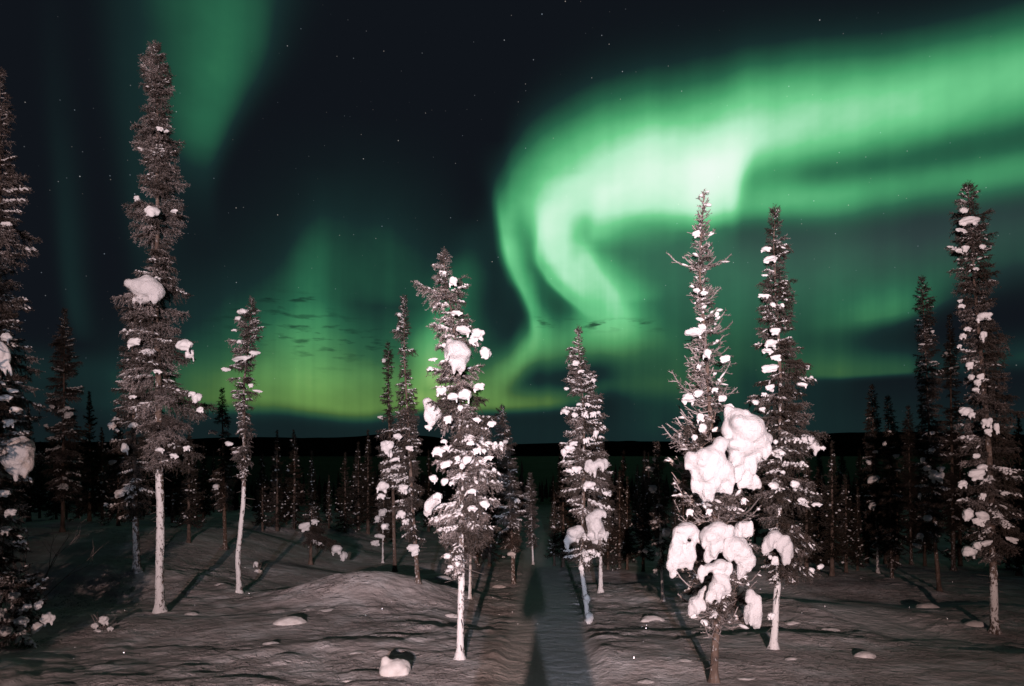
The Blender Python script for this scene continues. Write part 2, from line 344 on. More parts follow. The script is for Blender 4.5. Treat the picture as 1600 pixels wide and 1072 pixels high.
xs = np.arange(-9.5, 9.51, .055)
out = [9.55]
while out[-1] < 5200: out.append(out[-1] * 1.045 + .02)
xs = np.concatenate([-np.array(out[::-1]), xs, np.array(out)])
ys = list(np.linspace(-60, 2, 40)) + list(np.arange(2.2, 4.2, .15)) + list(np.arange(4.3, 14, .052))
st = .055
while ys[-1] < 5000: st *= 1.022; ys.append(ys[-1] + st)
ys = np.array(ys)
GX, GY = np.meshgrid(xs, ys)
GZ = g(GX, GY); GP = g(GX, GY, want_path=True) * (GY < 70)
nx, ny = len(xs), len(ys)
idx = np.arange(nx * ny).reshape(ny, nx)
quads = np.stack([idx[:-1, :-1], idx[:-1, 1:], idx[1:, 1:], idx[1:, :-1]], -1).reshape(-1, 4)
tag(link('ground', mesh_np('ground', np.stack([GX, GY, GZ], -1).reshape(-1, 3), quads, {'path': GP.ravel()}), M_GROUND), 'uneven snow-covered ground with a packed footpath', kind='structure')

# hills on the horizon
M_HILL = simple('hill_forest', (.010, .012, .012), 1.0, 0, .5, .004); M_HILL.node_tree.nodes['Principled BSDF'].inputs['Specular IOR Level'].default_value = 0
ax = np.linspace(-6000, 6000, 400); prof = np.linspace(0, 1, 14)
HXs, HPs = np.meshgrid(ax, prof)
ridge = 40 + 44 * (vn(HXs / 620 + 3, HXs * 0, 21) - .5) + 12 * (vn(HXs / 170, HXs * 0, 22) - .5) + 34 * sstep(500, 1700, HXs) + 26 * np.exp(-((HXs + 560) / 230) ** 2)
HYs = 2300 + 900 * HPs
HZs = -28 + (ridge + 28) * np.sin(HPs * math.pi / 2) ** .8 + 5 * (vn(HXs / 90, HYs / 90, 23) - .5)
n1 = len(ax); idh = np.arange(n1 * 14).reshape(14, n1)
tag(link('hills', mesh_np('hills', np.stack([HXs, HYs, HZs], -1).reshape(-1, 3), np.stack([idh[:-1, :-1], idh[:-1, 1:], idh[1:, 1:], idh[1:, :-1]], -1).reshape(-1, 4)), M_HILL), 'dark forested hills along the horizon', kind='structure')

# ------------------------------------------------------------------ snow lumps
def remeshed(name, spheres, voxel, noise_amp, seed, smooth=3):
    bm = bmesh.new()
    for (x, y, z, rx, ry, rz) in spheres:
        r = bmesh.ops.create_icosphere(bm, subdivisions=2, radius=1)
        for v in r['verts']: v.co = Vector((x + v.co.x * rx, y + v.co.y * ry, z + v.co.z * rz))
    me = bpy.data.meshes.new('tmp'); bm.to_mesh(me); bm.free()
    o = bpy.data.objects.new('tmp', me); C.objects.link(o)
    md = o.modifiers.new('r', 'REMESH'); md.mode = 'VOXEL'; md.voxel_size = voxel
    sm = o.modifiers.new('s', 'SMOOTH'); sm.iterations = smooth; sm.factor = .5
    dg = bpy.context.evaluated_depsgraph_get()
    res = bpy.data.meshes.new_from_object(o.evaluated_get(dg)); res.name = name
    bpy.data.objects.remove(o); bpy.data.meshes.remove(me)
    size = max(max(abs(c) for c in v.co) for v in res.vertices)
    off = Vector((seed * 3.7, seed * 1.3, 0))
    nrm = [v.normal.copy() for v in res.vertices]
    for v, n in zip(res.vertices, nrm):
        q = v.co / size
        v.co += n * noise_amp * size * (mnoise.noise(q * 2.2 + off) * 1.0 + mnoise.noise(q * 5.5 + off) * .45 + mnoise.noise(q * 12 + off) * .18)
    for p in res.polygons: p.use_smooth = True
    return res
LUMPS = []
rl = random.Random(5)
for k in range(9):
    sp = [(0, 0, .05, .72, .7, .62)]
    for _ in range(rl.randint(3, 5)):
        a = rl.uniform(0, 6.28); rr = rl.uniform(.3, .55); q = rl.uniform(.28, .5)
        sp.append((math.cos(a) * rr, math.sin(a) * rr, rl.uniform(-.35, .3), q, q, q * rl.uniform(.8, 1.2)))
    for _ in range(rl.randint(1, 4)):           # fingers hanging down between twigs
        a = rl.uniform(0, 6.28); rr = rl.uniform(.25, .6)
        sp.append((math.cos(a) * rr, -abs(math.sin(a)) * rr, rl.uniform(-.75, -.5), .17, .17, rl.uniform(.3, .45)))
    me = remeshed('snow_lump', sp, .12, .17, k + 1); me.materials.append(M_LUMP); LUMPS.append(me)

# ------------------------------------------------------------------ spruces
def interp(z, zs, vs): return float(np.interp(z, zs, vs))
def brushes(p0, p1, per_m, nlen, nwid, frost, rng):
    """needles around every twig segment: one narrow triangle each"""
    L = np.linalg.norm(p1 - p0, axis=1)
    cnt = np.maximum(2, (L * per_m).astype(int))
    k = np.repeat(np.arange(len(L)), cnt); n = len(k)
    u = rng.random(n)
    ax_ = (p1 - p0)[k] / L[k, None]
    base = p0[k] + (p1 - p0)[k] * u[:, None]
    rnd = rng.normal(size=(n, 3)); rnd -= ax_ * (rnd * ax_).sum(1)[:, None]; rnd /= np.linalg.norm(rnd, axis=1)[:, None]
    d = rnd * .85 + ax_ * rng.uniform(.25, .95, n)[:, None]; d /= np.linalg.norm(d, axis=1)[:, None]
    side = np.cross(d, rng.normal(size=(n, 3))); side /= np.linalg.norm(side, axis=1)[:, None]
    ln = nlen * rng.uniform(.6, 1.25, n)[:, None]; wd = nwid * rng.uniform(.7, 1.3, n)[:, None]
    v = np.stack([base + side * wd * .5, base - side * wd * .5, base + d * ln], 1).reshape(-1, 3)
    top = np.clip(rnd[:, 2] * .5 + .5, 0, 1)
    f = np.clip(frost[k] * (.15 + 1.0 * top) * rng.uniform(.0, 1.5, n), 0, 1)
    return v, np.arange(3 * n).reshape(-1, 3), np.repeat(f, 3)
def rods(p0, p1, r0, r1, fr, sides=3):
    n = len(p0); ax_ = p1 - p0; ax_ = ax_ / np.maximum(np.linalg.norm(ax_, axis=1), 1e-6)[:, None]
    h = np.where(np.abs(ax_[:, 2:3]) > .9, np.array([[1., 0, 0]]), np.array([[0, 0, 1.]]))
    a = np.cross(ax_, h); a /= np.linalg.norm(a, axis=1)[:, None]; c = np.cross(ax_, a)
    v = []
    for (p, r) in ((p0, r0), (p1, r1)):
        for s in range(sides):
            an = 6.2832 * s / sides
            v.append(p + (a * math.cos(an) + c * math.sin(an)) * r[:, None])
    v = np.stack(v, 1).reshape(-1, 3)
    f = []
    o = np.arange(n) * 2 * sides
    for s in range(sides):
        q = (s + 1) % sides
        f += [np.stack([o + s, o + q, o + sides + q], 1), np.stack([o + s, o + sides + q, o + sides + s], 1)]
    return v, np.concatenate(f), np.repeat(fr, 2 * sides)
def twig_snow(p0, p1, rad, rng):
    """a lumpy sausage of snow lying on top of each twig"""
    n = len(p0); K, SD = 4, 5
    ax_ = p1 - p0; L = np.linalg.norm(ax_, axis=1); ax_ = ax_ / L[:, None]
    a = np.cross(ax_, np.array([[0, 0, 1.]])); nn = np.linalg.norm(a, axis=1)[:, None]; a = np.where(nn < .05, np.array([[1., 0, 0]]), a / np.maximum(nn, 1e-4))
    c = np.cross(a, ax_)
    v = []
    for i in range(K):
        u = i / (K - 1); w = math.sqrt(max(0.0, 1 - (2 * u - 1) ** 2)) * .9 + .12
        ctr = p0 + ax_ * (L * u)[:, None] + c * (rad * .75)[:, None]
        r = rad * w * rng.uniform(.75, 1.25, n)
        for s in range(SD):
            an = 6.2832 * s / SD
            v.append(ctr + a * (math.cos(an) * r * 1.15)[:, None] + c * (math.sin(an) * r * .95)[:, None])
    v = np.stack(v, 1).reshape(-1, 3)
    o = np.arange(n) * K * SD; f = []
    for i in range(K - 1):
        for s in range(SD):
            q = (s + 1) % SD
            f.append(np.stack([o + i * SD + s, o + i * SD + q, o + (i + 1) * SD + q, o + (i + 1) * SD + s], 1))
    return v, np.concatenate(f)
def trunk_mesh(zs, xs_, r0, H, snow, rng, flare=1.9, ycurve=None):
    n = max(30, int(H / .05)); SD = 14
    z = np.linspace(-.12, H, n)
    cx = np.interp(z, zs, xs_)
    u = np.clip(z / H, 0, 1)
    r = r0 * (1 - u) ** .8 + .004
    r = r * (1 + (flare - 1) * np.exp(-np.clip(z, 0, 9) / (.9 * r0 + .02)))
    an = np.arange(SD) * 6.2832 / SD
    sd = rng.random() * 50
    A, Z = np.meshgrid(an, z); RR = np.repeat(r[:, None], SD, 1)
    lump = vn(A * 1.4 + sd, Z * 9, 31) * .5 + vn(A * 3.1 + sd, Z * 26, 32) * .6
    RR = RR * (.84 + .34 * lump)
    wob = .25 * r0 * (vn(z * 1.3 + sd, z * 0, 33) - .5)
    X = np.cos(A) * RR + (cx + wob)[:, None]; Y = np.sin(A) * RR
    face = np.clip(-np.sin(A) * .8 - np.cos(A) * .35, -1, 1)
    sn = np.minimum(np.interp(z, [q[0] for q in snow], [q[1] for q in snow]), .56)[:, None] + .10 * face
    co = np.stack([X, Y, Z], -1).reshape(-1, 3)
    i = np.arange(n * SD).reshape(n, SD); j = np.roll(i, -1, 1)
    f = np.stack([i[:-1], j[:-1], j[1:], i[1:]], -1).reshape(-1, 4)
    return mesh_np('trunk', co, f, {'frost': sn.ravel()})

def make_crown(zs, cxs, zl, Ls, Rs, zb, H, style, pix, seed):
    """branches, needles and twig snow for a crown whose left and right reach at height z are Ls, Rs (metres)"""
    rng = np.random.default_rng(seed); rd = random.Random(seed)
    dens, nd_m, frost, tsnow, bare, wind = style
    nlen = max(.027, 2.4 * pix); nwid = max(.0056, .50 * pix)
    seg0, seg1, fr, main = [], [], [], []
    z = zb
    avgR = (np.mean(Ls) + np.mean(Rs)) * .5
    while z < H - .02:
        u = (z - zb) / (H - zb)
        Lr, Rr = interp(z, zl, Ls), interp(z, zl, Rs)
        Rm = max(.02, (Lr + Rr) * .5)
        z += (.046 * (.4 + 1.2 * avgR) / dens) * rd.uniform(.5, 1.5) / (1.0 + .4 * u)
        for _ in range(2 if Rm > .12 else 1):
            ph = rd.uniform(0, 6.2832)
            cphi = math.cos(ph)
            Rd = (Lr + (Rr - Lr) * (cphi + 1) / 2) * (rd.uniform(.55, 1.06) if rd.random() < .8 else rd.uniform(.25, .6))
            if abs(math.sin(ph)) > .6: Rd = min(Rd, Rm * 1.15)
            if bare: Rd *= rd.uniform(.40, .8) if rd.random() < .6 else rd.uniform(.9, 1.3)
            Rd = max(Rd, .03)
            if not bare and abs(cphi) > .55 and rd.random() < .7: Rd = (Rr if cphi > 0 else Lr) * rd.uniform(.82, 1.06) / max(.75, abs(cphi))
            cx = interp(z, zs, cxs)
            up = (.55 - 1.0 * (1 - u) ** .8) if not bare else rd.uniform(-.25, .35)
            if u > .93: up = .7
            droop = rd.uniform(.15, .55) * (1 - .75 * u)
            K = 5
            if not bare: Rd = max(.025, Rd - nlen * .7)
            tip = Rd * (up - droop * math.sin(2.6) + (.30 if bare else .16))
            z0 = max(zb * .92, z - tip)
            pts = []
            jx, jy = rd.uniform(-.12, .12), rd.uniform(-.12, .12)
            for i in range(K + 1):
                s = i / K
                zz = Rd * (up * s - droop * math.sin(s * 2.6) + (.30 if bare else .16) * s ** 3)
                an = ph + jx * s + jy * s * s
                # hang the branch so its tip sits near the height whose reach was asked for
                pts.append(np.array((cx + math.cos(an) * Rd * s, math.sin(an) * Rd * s, min(z0 + zz, H))))
            side = np.array((-math.sin(ph), math.cos(ph), 0)); outd = np.array((math.cos(ph), math.sin(ph), 0))
            wf = max(0., -cphi) * wind                    # the windward side carries more frost
            bf = frost * rd.uniform(.6, 1.3) + wf * .45
            for i in range(K):
                seg0.append(pts[i]); seg1.append(pts[i + 1]); fr.append(bf); main.append(1 if i == 0 else 2)
            step = max(.034, 1.5 * pix)
            nt_ = max(2, int(Rd / step))
            for j in range(nt_):
                s = .18 + .8 * (j + rd.random()) / nt_
                if bare and rd.random() < .35: continue
                i = min(K - 1, int(s * K)); p = pts[i] + (pts[i + 1] - pts[i]) * (s * K - i)
                sd_ = side * (1 if (j % 2) else -1)
                tl = min(.20, (.045 + .38 * Rd * (1.05 - s))) * rd.uniform(.6, 1.25)
                d = outd * rd.uniform(.35, .9) + sd_ * rd.uniform(.4, 1.0) + np.array((0, 0, rd.uniform(-.55, .15) if not bare else rd.uniform(-.3, .6)))
                d /= np.linalg.norm(d)
                q = p + d * tl
                if tl > .10:
                    mid = p + d * tl * .55; q = mid + (d + np.array((0, 0, rd.uniform(-.5, .25)))) * tl * .45
                    seg0 += [p, mid]; seg1 += [mid, q]; fr += [bf, bf]; main += [0, 0]
                else:
                    seg0.append(p); seg1.append(q); fr.append(bf); main.append(0)
    # leader
    cx = interp(H, zs, cxs)
    seg0.append(np.array((interp(H - .25, zs, cxs), 0, H - .25))); seg1.append(np.array((cx, 0, H))); fr.append(frost); main.append(0)
    p0, p1, fr, main = np.array(seg0), np.array(seg1), np.clip(np.array(fr), 0, 1.2), np.array(main)
    ok = main != 1
    if bare: keep = ok & (rng.random(len(p0)) < .7)
    else: keep = ok
    v1, f1, a1 = brushes(p0[keep], p1[keep], nd_m * 1.0 * min(1, (.0058 / nwid)), nlen, nwid, fr[keep], rng)
    rr = np.where(main > 0, max(.0055, .42 * pix), max(.003, .26 * pix)) * (1.15 if bare else 1)
    v2, f2, a2 = rods(p0, p1, rr, rr * .7, np.clip(fr * .6 + (.22 if bare else 0), 0, 1))
    co = np.concatenate([v1, v2]); fa = np.concatenate([f1, f2 + len(v1)]); fo = np.concatenate([a1, a2])
    crown = mesh_np('crown', co, fa, {'frost': fo}, smooth=False)
    # snow lying along twigs: more on the windward and outer ones
    mid = (p0 + p1) * .5
    cxm = np.interp(mid[:, 2], zs, cxs)
    reach = np.hypot(mid[:, 0] - cxm, mid[:, 1]) / np.maximum(.05, np.interp(mid[:, 2], zl, (np.array(Ls) + np.array(Rs)) * .5))
    patch = .7 * vn(mid[:, 0] * 3.6 + seed, mid[:, 2] * 5.2, 41) + .3 * vn(mid[:, 0] * 9 + seed, mid[:, 2] * 14, 42)
    pr = tsnow * .42 * (.35 + .9 * np.clip(reach, 0, 1)) * np.where(mid[:, 0] < cxm, 1 + .5 * wind, 1 - .3 * wind) * np.clip((patch - .36) * 4.2, 0, 1.9)
    flat = np.abs((p1 - p0)[:, 2]) < .75 * np.linalg.norm(p1 - p0, axis=1)
    sel = (rng.random(len(p0)) < pr) & flat & ok
    sn = None
    if sel.sum() > 3:
        rad = rng.uniform(.007, .019, sel.sum()) * max(1, pix / .012)
        ext = (p1[sel] - p0[sel]) * rng.uniform(-.15, .2, (sel.sum(), 1))
        v, f = twig_snow(p0[sel] - ext, p1[sel] + ext, rad, rng)
        sn = mesh_np('twig_snow', v, f)
    return crown, sn

def bough_mesh(L, snow_level, seed):
    """one spruce bough along +x: drooping stem, branchlets, twigs, fine needles and the snow lying on it"""
    rng = np.random.default_rng(seed); rd = random.Random(seed)
    N_ = 7
    stem = []
    up, dr = rd.uniform(.02, .2), rd.uniform(.22, .42)
    for i in range(N_ + 1):
        q = i / N_
        stem.append(np.array((L * q, L * .06 * math.sin(q * 3 + seed) * q, L * (up * q - dr * q ** 1.6 + .16 * q ** 4))))
    a0, a1, ra, lvl = [], [], [], []
    def seg(p, q, r, l): a0.append(p); a1.append(q); ra.append(r); lvl.append(l)
    for i in range(N_): seg(stem[i], stem[i + 1], .0055 * (1 - .6 * i / N_) * (.5 + L), 2)
    n = max(5, int(L / .021)); snowy = []
    for k in range(2 * n):
        sd = 1 if k % 2 else -1
        q = .10 + .88 * (k // 2 + rd.random()) / n
        i = min(N_ - 1, int(q * N_)); p = stem[i] + (stem[i + 1] - stem[i]) * (q * N_ - i)
        l = (.36 * L * (1.02 - q) ** .7 + .04) * rd.uniform(.6, 1.2) * min(1, .45 + q * 2.2)
        hang = rd.random() < .36
        d = np.array((rd.uniform(.45, .95), sd * rd.uniform(.45, 1.0), rd.uniform(-.45, .05))) if not hang else np.array((rd.uniform(.2, .6), sd * rd.uniform(.1, .5), rd.uniform(-1.2, -.6)))
        d /= np.linalg.norm(d)
        m_ = p + d * l * .5; e = m_ + (d + np.array((.12, 0, rd.uniform(-.5, .05)))) * l * .5
        seg(p, m_, .0026, 1); seg(m_, e, .0020, 1)
        if not hang: snowy.append((p + d * l * .12, e, l))
        nt_ = int(l / .020)
        for j in range(nt_):
            u_ = (j + rd.random()) / max(1, nt_)
            b0 = p + (m_ - p) * min(1, 2 * u_) if u_ < .5 else m_ + (e - m_) * (2 * u_ - 1)
            dd = d * rd.uniform(.5, .9) + np.cross(d, (0, 0, 1)) * rd.choice((-1, 1)) * rd.uniform(.5, .9) + np.array((0, 0, rd.uniform(-.5, .25)))
            seg(b0, b0 + dd / np.linalg.norm(dd) * rd.uniform(.025, .055) * (.8 + .5 * L), .0014, 0)
    a0, a1, ra, lvl = np.array(a0), np.array(a1), np.array(ra), np.array(lvl)
    fr = np.clip(rng.normal(.55, .25, len(a0)), .05, 1.2)
    v1, f1, t1 = brushes(a0, a1, 330, .019, .0040, fr, rng)
    v2, f2, t2 = rods(a0[lvl > 0], a1[lvl > 0], ra[lvl > 0], ra[lvl > 0] * .75, fr[lvl > 0] * .4)
    co = [v1, v2]; fa = [f1, f2 + len(v1)]; at_ = [t1, t2]; nneedle = len(f1) + len(f2)
    if snow_level:
        pr = (.0, .42, .85)[snow_level]
        sel = [q for q in snowy if rd.random() < pr]
        if snow_level == 2:
            sel += [(stem[i], stem[i + 1], L * .4) for i in range(1, N_)]
        if sel:
            s0 = np.array([q[0] for q in sel]); s1 = np.array([q[0] + (q[1] - q[0]) * rd.uniform(.5, .95) for q in sel])
            rad = np.array([(.006 + .075 * q[2] * rd.uniform(.4, 1.0)) * (1.15 if snow_level == 2 else .85) for q in sel]); rad = np.minimum(rad, .026)
            v3, f3 = twig_snow(s0, s1, rad, rng)
            f3 = np.concatenate([f3[:, [0, 1, 2]], f3[:, [0, 2, 3]]])
            fa.append(f3 + len(v1) + len(v2)); co.append(v3); at_.append(np.zeros(len(v3)))
    fa = np.concatenate(fa)
    me = mesh_np('bough', np.concatenate(co), fa, {'frost': np.concatenate(at_)}, smooth=True)
    me.materials.append(M_NEEDLE); me.materials.append(M_TWIGSNOW)
    mi = np.zeros(len(fa), dtype=np.int32); mi[nneedle:] = 1
    me.polygons.foreach_set('material_index', mi)
    return me
BOUGHS = {}
for ci, L in enumerate((.13, .26, .45, .72)):
    for lv in range(3):
        BOUGHS[ci, lv] = [(L, bough_mesh(L, lv, 300 + ci * 40 + lv * 10 + k)) for k in range(3 if ci else 4)]
def make_boughs(root, zs, cxs, zl, Ls, Rs, zb, H, style, seed, name='crown'):
    dens, _, frost, tsnow, bare, wind = style
    rd = random.Random(seed)
    crown = bpy.data.objects.new(name, None); C.objects.link(crown); crown.parent = root; crown.empty_display_size = .1
    z = zb; cnt = 0; ph = rd.uniform(0, 6.28)
    avgR = (np.mean(Ls) + np.mean(Rs)) * .5
    while z < H - .01:
        u = (z - zb) / (H - zb)
        Lr, Rr = interp(z, zl, Ls), interp(z, zl, Rs); Rm = max(.03, (Lr + Rr) * .5)
        z += (.019 + .036 * Rm) / dens * rd.uniform(.6, 1.4)
        ph += 2.4 + rd.uniform(-.5, .5)
        if float(vn(math.cos(ph) * 1.3 + seed * 1.7, z * 3.4, 61)) < .24 and u < .72: continue
        c = math.cos(ph); Rd = (Rr if c > 0 else Lr) if abs(c) > .5 else Lr + (Rr - Lr) * (c + 1) / 2
        if abs(math.sin(ph)) > .6: Rd = min(Rd, Rm * 1.1)
        Rd = max(.05, Rd * (rd.uniform(.74, 1.02) if rd.random() < .72 else rd.uniform(.4, .75)))
        ci = 0 if Rd < .18 else 1 if Rd < .34 else 2 if Rd < .56 else 3
        patch = .7 * float(vn(math.cos(ph) * 1.6 + seed, z * 2.6, 51)) + .3 * float(vn(ph * 2, z * 7, 52))
        w = tsnow * (1 + wind * max(-.5, -c)) * max(0., (patch - .30) * 3.6)
        lv = 2 if rd.random() < w * .75 else 1 if rd.random() < w + .18 * tsnow else 0
        L, me = rd.choice(BOUGHS[ci, lv])
        o = bpy.data.objects.new('bough', me); C.objects.link(o); o.parent = crown
        sc_ = Rd / L
        pitch = (-.30 + .62 * u + rd.uniform(-.18, .18)) if u < .9 else .3 + 4 * (u - .9) + rd.uniform(-.2, .4)
        tip = Rd * (math.sin(pitch) - .12)
        z0 = min(max(zb * .93, z - tip), H - .02)
        o.location = (interp(z0, zs, cxs), 0, z0)
        o.rotation_euler = (rd.uniform(-.3, .3), -pitch, ph)
        o.scale = (sc_ / max(.6, math.cos(pitch)), sc_ * rd.uniform(1.0, 1.3), sc_ * rd.uniform(.95, 1.3))
        fq = (frost + wind * .5 * max(0, -c)) * 2.5 * rd.uniform(.5, 1.3) * (.25 + 1.8 * max(0., float(vn(ph * 1.1 + seed, z * 4.1, 62)) - .25))
        o.color = (fq, fq, fq, 1); cnt += 1
    for k in range(3):                                   # the leader
        L, me = BOUGHS[0, 0][k]; o = bpy.data.objects.new('bough', me); C.objects.link(o); o.parent = crown
        o.location = (interp(H - .10, zs, cxs), 0, H - .10 + .01 * k); o.rotation_euler = (0, -1.35, k * 2.1); o.scale = (.75, .55, .55); o.color = (frost * 2,) * 3 + (1,)
    return cnt
NB = [0]
TREES = {}
def spruce(label, base, top, edges, crown_bottom, trunk_px, style, clumps=(), axis=None, snow=None, masses=(), group='snowy spruces in the lamplight', d=None, seed=1, name='spruce_tree', lean_y=0):
    bx, bpy_ = base
    if d is None: X, Y = hit(bx, bpy_)
    else: Y = d; X = (bx - CX) / FPX * Y
    s = Y / FPX
    Z0 = gf(X, Y)
    row0 = HY + (CH - Z0) / s                        # pixel row of the ground at this place
    root = empty(name, (X, Y, Z0), label, 'tree', group)
    pts = sorted(([(top[0], top[1])] + list(axis or []) + [(bx, row0)]), key=lambda q: -q[1])
    zs = [(row0 - q[1]) * s for q in pts]; cxs = [(q[0] - bx) * s for q in pts]
    H = zs[-1]
    ed = sorted(edges, key=lambda q: -q[0])
    zl = [(row0 - e[0]) * s for e in ed]
    cl = [interp(z, zs, cxs) for z in zl]
    Ls = [max(.02, c - (e[1] - bx) * s) for e, c in zip(ed, cl)]
    Rs = [max(.02, (e[2] - bx) * s - c) for e, c in zip(ed, cl)]
    rng = np.random.default_rng(seed)
    zb = (row0 - crown_bottom) * s
    sn = [((row0 - q[0]) * s, q[1]) for q in sorted(snow or [(row0, .38), (top[1], .2)], key=lambda q: -q[0])]
    link('trunk', trunk_mesh(zs, cxs, trunk_px * s * .34, H - .05, sn, rng), M_BARK, root)
    pix = Y / 667
    if style[4]:
        crown, ts = make_crown(zs, cxs, zl, Ls, Rs, zb, H, style, pix, seed)
        link('crown', crown, M_NEEDLE, root)
        if ts: tag(link('twig_snow', ts, M_TWIGSNOW, root), kind='stuff')
        NB[0] += make_boughs(root, zs, cxs, zl, [q * .5 for q in Ls], [q * .5 for q in Rs], zb, H - .35, (.5, 0, .45, .9, False, .2), seed + 1, 'inner_boughs')
        NB[0] += make_boughs(root, zs, cxs, zl, [q * .88 for q in Ls], [q * .88 for q in Rs], zb, H * .50, (.85, 0, .22, .7, False, .2), seed + 2, 'lower_boughs')
    else:
        NB[0] += make_boughs(root, zs, cxs, zl, Ls, Rs, zb, H, style, seed)
    if row0 - crown_bottom > 60:                     # short dead twigs on the bare lower stem
        rt = random.Random(seed + 5); p0, p1 = [], []
        for _ in range(int((row0 - crown_bottom) / 7)):
            zz = rt.uniform(.12, zb * 1.15); a = rt.uniform(0, 6.28); l = rt.uniform(.03, .13) * (.6 + zz / max(zb, .1)); c_ = interp(zz, zs, cxs)
            q0 = np.array((c_, 0, zz)); q1 = q0 + np.array((math.cos(a), math.sin(a), rt.uniform(-.5, .2))) * (trunk_px * s * .3 + l)
            p0.append(q0); p1.append(q1)
        v, f, q = rods(np.array(p0), np.array(p1), np.full(len(p0), .006), np.full(len(p0), .0025), np.full(len(p0), .2), 4)
        tag(link('dead_twigs', mesh_np('dead_twigs', v, f, {'frost': q}), M_NEEDLE, root), kind='stuff')
    rr = random.Random(seed * 7 + 1)
    for c in clumps:
        px, py, rx, ry = c
        if max(rx, ry) <= 5 and rr.random() < .3: continue
        z = (row0 - py) * s
        Lr, Rr = interp(z, zl, Ls), interp(z, zl, Rs); cx = interp(z, zs, cxs)
        x = (px - bx) * s - cx
        rad = max(.04, (Rr if x > 0 else Lr))
        off = math.sqrt(max(0., 1 - min(1, abs(x) / rad) ** 2)) * min(rad, (Lr + Rr) * .5) * .95
        w = P(px, py, Y - off)
        o = link('snow_clump', LUMPS[rr.randrange(len(LUMPS))], None, root, w - root.location)
        k = s * (Y - off) / Y * 1.18
        dep = min(rx, ry) * rr.uniform(.85, 1.1)
        o.scale = (rx * k * rr.uniform(.95, 1.25), dep * k, ry * k * rr.uniform(.8, 1.0)); o.rotation_euler = (rr.uniform(-.2, .2), rr.uniform(-.25, .25), rr.uniform(-.5, .5))
    for mi, (fo, blobs) in enumerate(masses):
        dd = Y - fo
        k = dd / FPX
        c0 = P(blobs[0][0], blobs[0][1], dd)
        sp = []
        for bl in blobs:
            w = P(bl[0], bl[1], dd) - c0; r = bl[2] * k * 1.05; ry = (bl[3] if len(bl) > 3 else bl[2]) * k * 1.03
            sp.append((w.x, rr.uniform(-.12, .12) * r, w.z, r, min(r * 1.1, .19) * rr.uniform(.9, 1.15), ry))
        big = [q for q in sp]
        for q in big:                                   # settled shoulders and a ragged hanging fringe
            for _ in range(1):
                a = rr.uniform(0, 6.28); w_ = rr.uniform(.45, .6)
                sp.append((q[0] + math.cos(a) * q[3] * .72, q[1] - abs(math.sin(a * 1.7)) * q[4] * .5, q[2] + math.sin(a) * q[5] * .72, q[3] * w_, q[4] * w_, q[5] * w_))
            for _ in range(3):
                u_ = rr.uniform(-.85, .85); w_ = rr.uniform(.016, .032)
                sp.append((q[0] + u_ * q[3], q[1] - rr.uniform(-.2, .8) * q[4], q[2] - q[5] * math.sqrt(1 - u_ * u_) * rr.uniform(.9, 1.05), w_, w_, w_ * rr.uniform(1.6, 3.2)))
        me = remeshed('snow_mass', sp, .0125, .014, mi + seed, 7)
        me.materials.append(M_CLUMP)
        link('snow_clump', me, None, root, c0 - root.location)
    TREES[label] = (root, Y, H)
    return root

G1 = 'snowy spruces in the lamplight'
#        dens needles/m frost twigsnow bare wind
DENSE = (1.35, 330, .30, .55, False, .6)
BRUSH = (1.7, 380, .42, .10, False, .8)
DARK = (1.2, 260, .08, .30, False, .3)
HEAVY = (1.5, 320, .46, 1.5, False, .6)
SPARSE = (2.0, 170, .42, .22, True, .2)

spruce('tall narrow spruce with a club-shaped top and one big snow cap halfway up', (250, 957), (245, 68),
       [(68, 242, 248), (85, 232, 256), (110, 221, 262), (128, 217, 268), (140, 225, 274), (150, 236, 266), (162, 232, 268), (178, 226, 266), (195, 222, 266), (207, 212, 280), (215, 208, 286), (226, 214, 278), (240, 212, 274), (252, 220, 278), (262, 226, 276), (275, 220, 288), (290, 222, 286), (305, 220, 276), (320, 205, 290), (330, 202, 292), (345, 206, 284), (352, 197, 282), (380, 208, 272), (400, 202, 270), (430, 204, 276), (452, 200, 286), (463, 176, 304), (480, 192, 310), (500, 192, 305), (515, 200, 286), (530, 188, 296), (560, 184, 300), (590, 180, 296), (615, 186, 322), (640, 196, 332), (660, 206, 300), (690, 226, 300), (715, 232, 318), (735, 238, 300)],
       735, 18, (1.75, 360, .46, .26, False, .8), [(238, 330, 12, 11), (250, 201, 6, 4), (260, 205, 5, 3), (235, 75, 3, 4), (287, 540, 13, 12), (297, 553, 7, 12), (308, 621, 9, 10), (300, 615, 7, 5), (209, 534, 11, 9), (207, 620, 7, 4), (250, 703, 9, 5), (246, 580, 6, 4), (272, 330, 9, 4), (214, 310, 5, 5), (313, 640, 6, 5), (272, 712, 8, 6), (292, 700, 6, 5)],
       axis=[(250, 760), (248, 640), (244, 500), (246, 300)], snow=[(957, .78), (780, .74), (760, .50), (640, .36), (68, .3)],
       masses=[(.42, [(231, 452, 24, 17), (220, 449, 15, 14), (244, 456, 13, 12), (222, 466, 11, 9), (245, 466, 6, 6), (232, 440, 14, 8)])], seed=3)
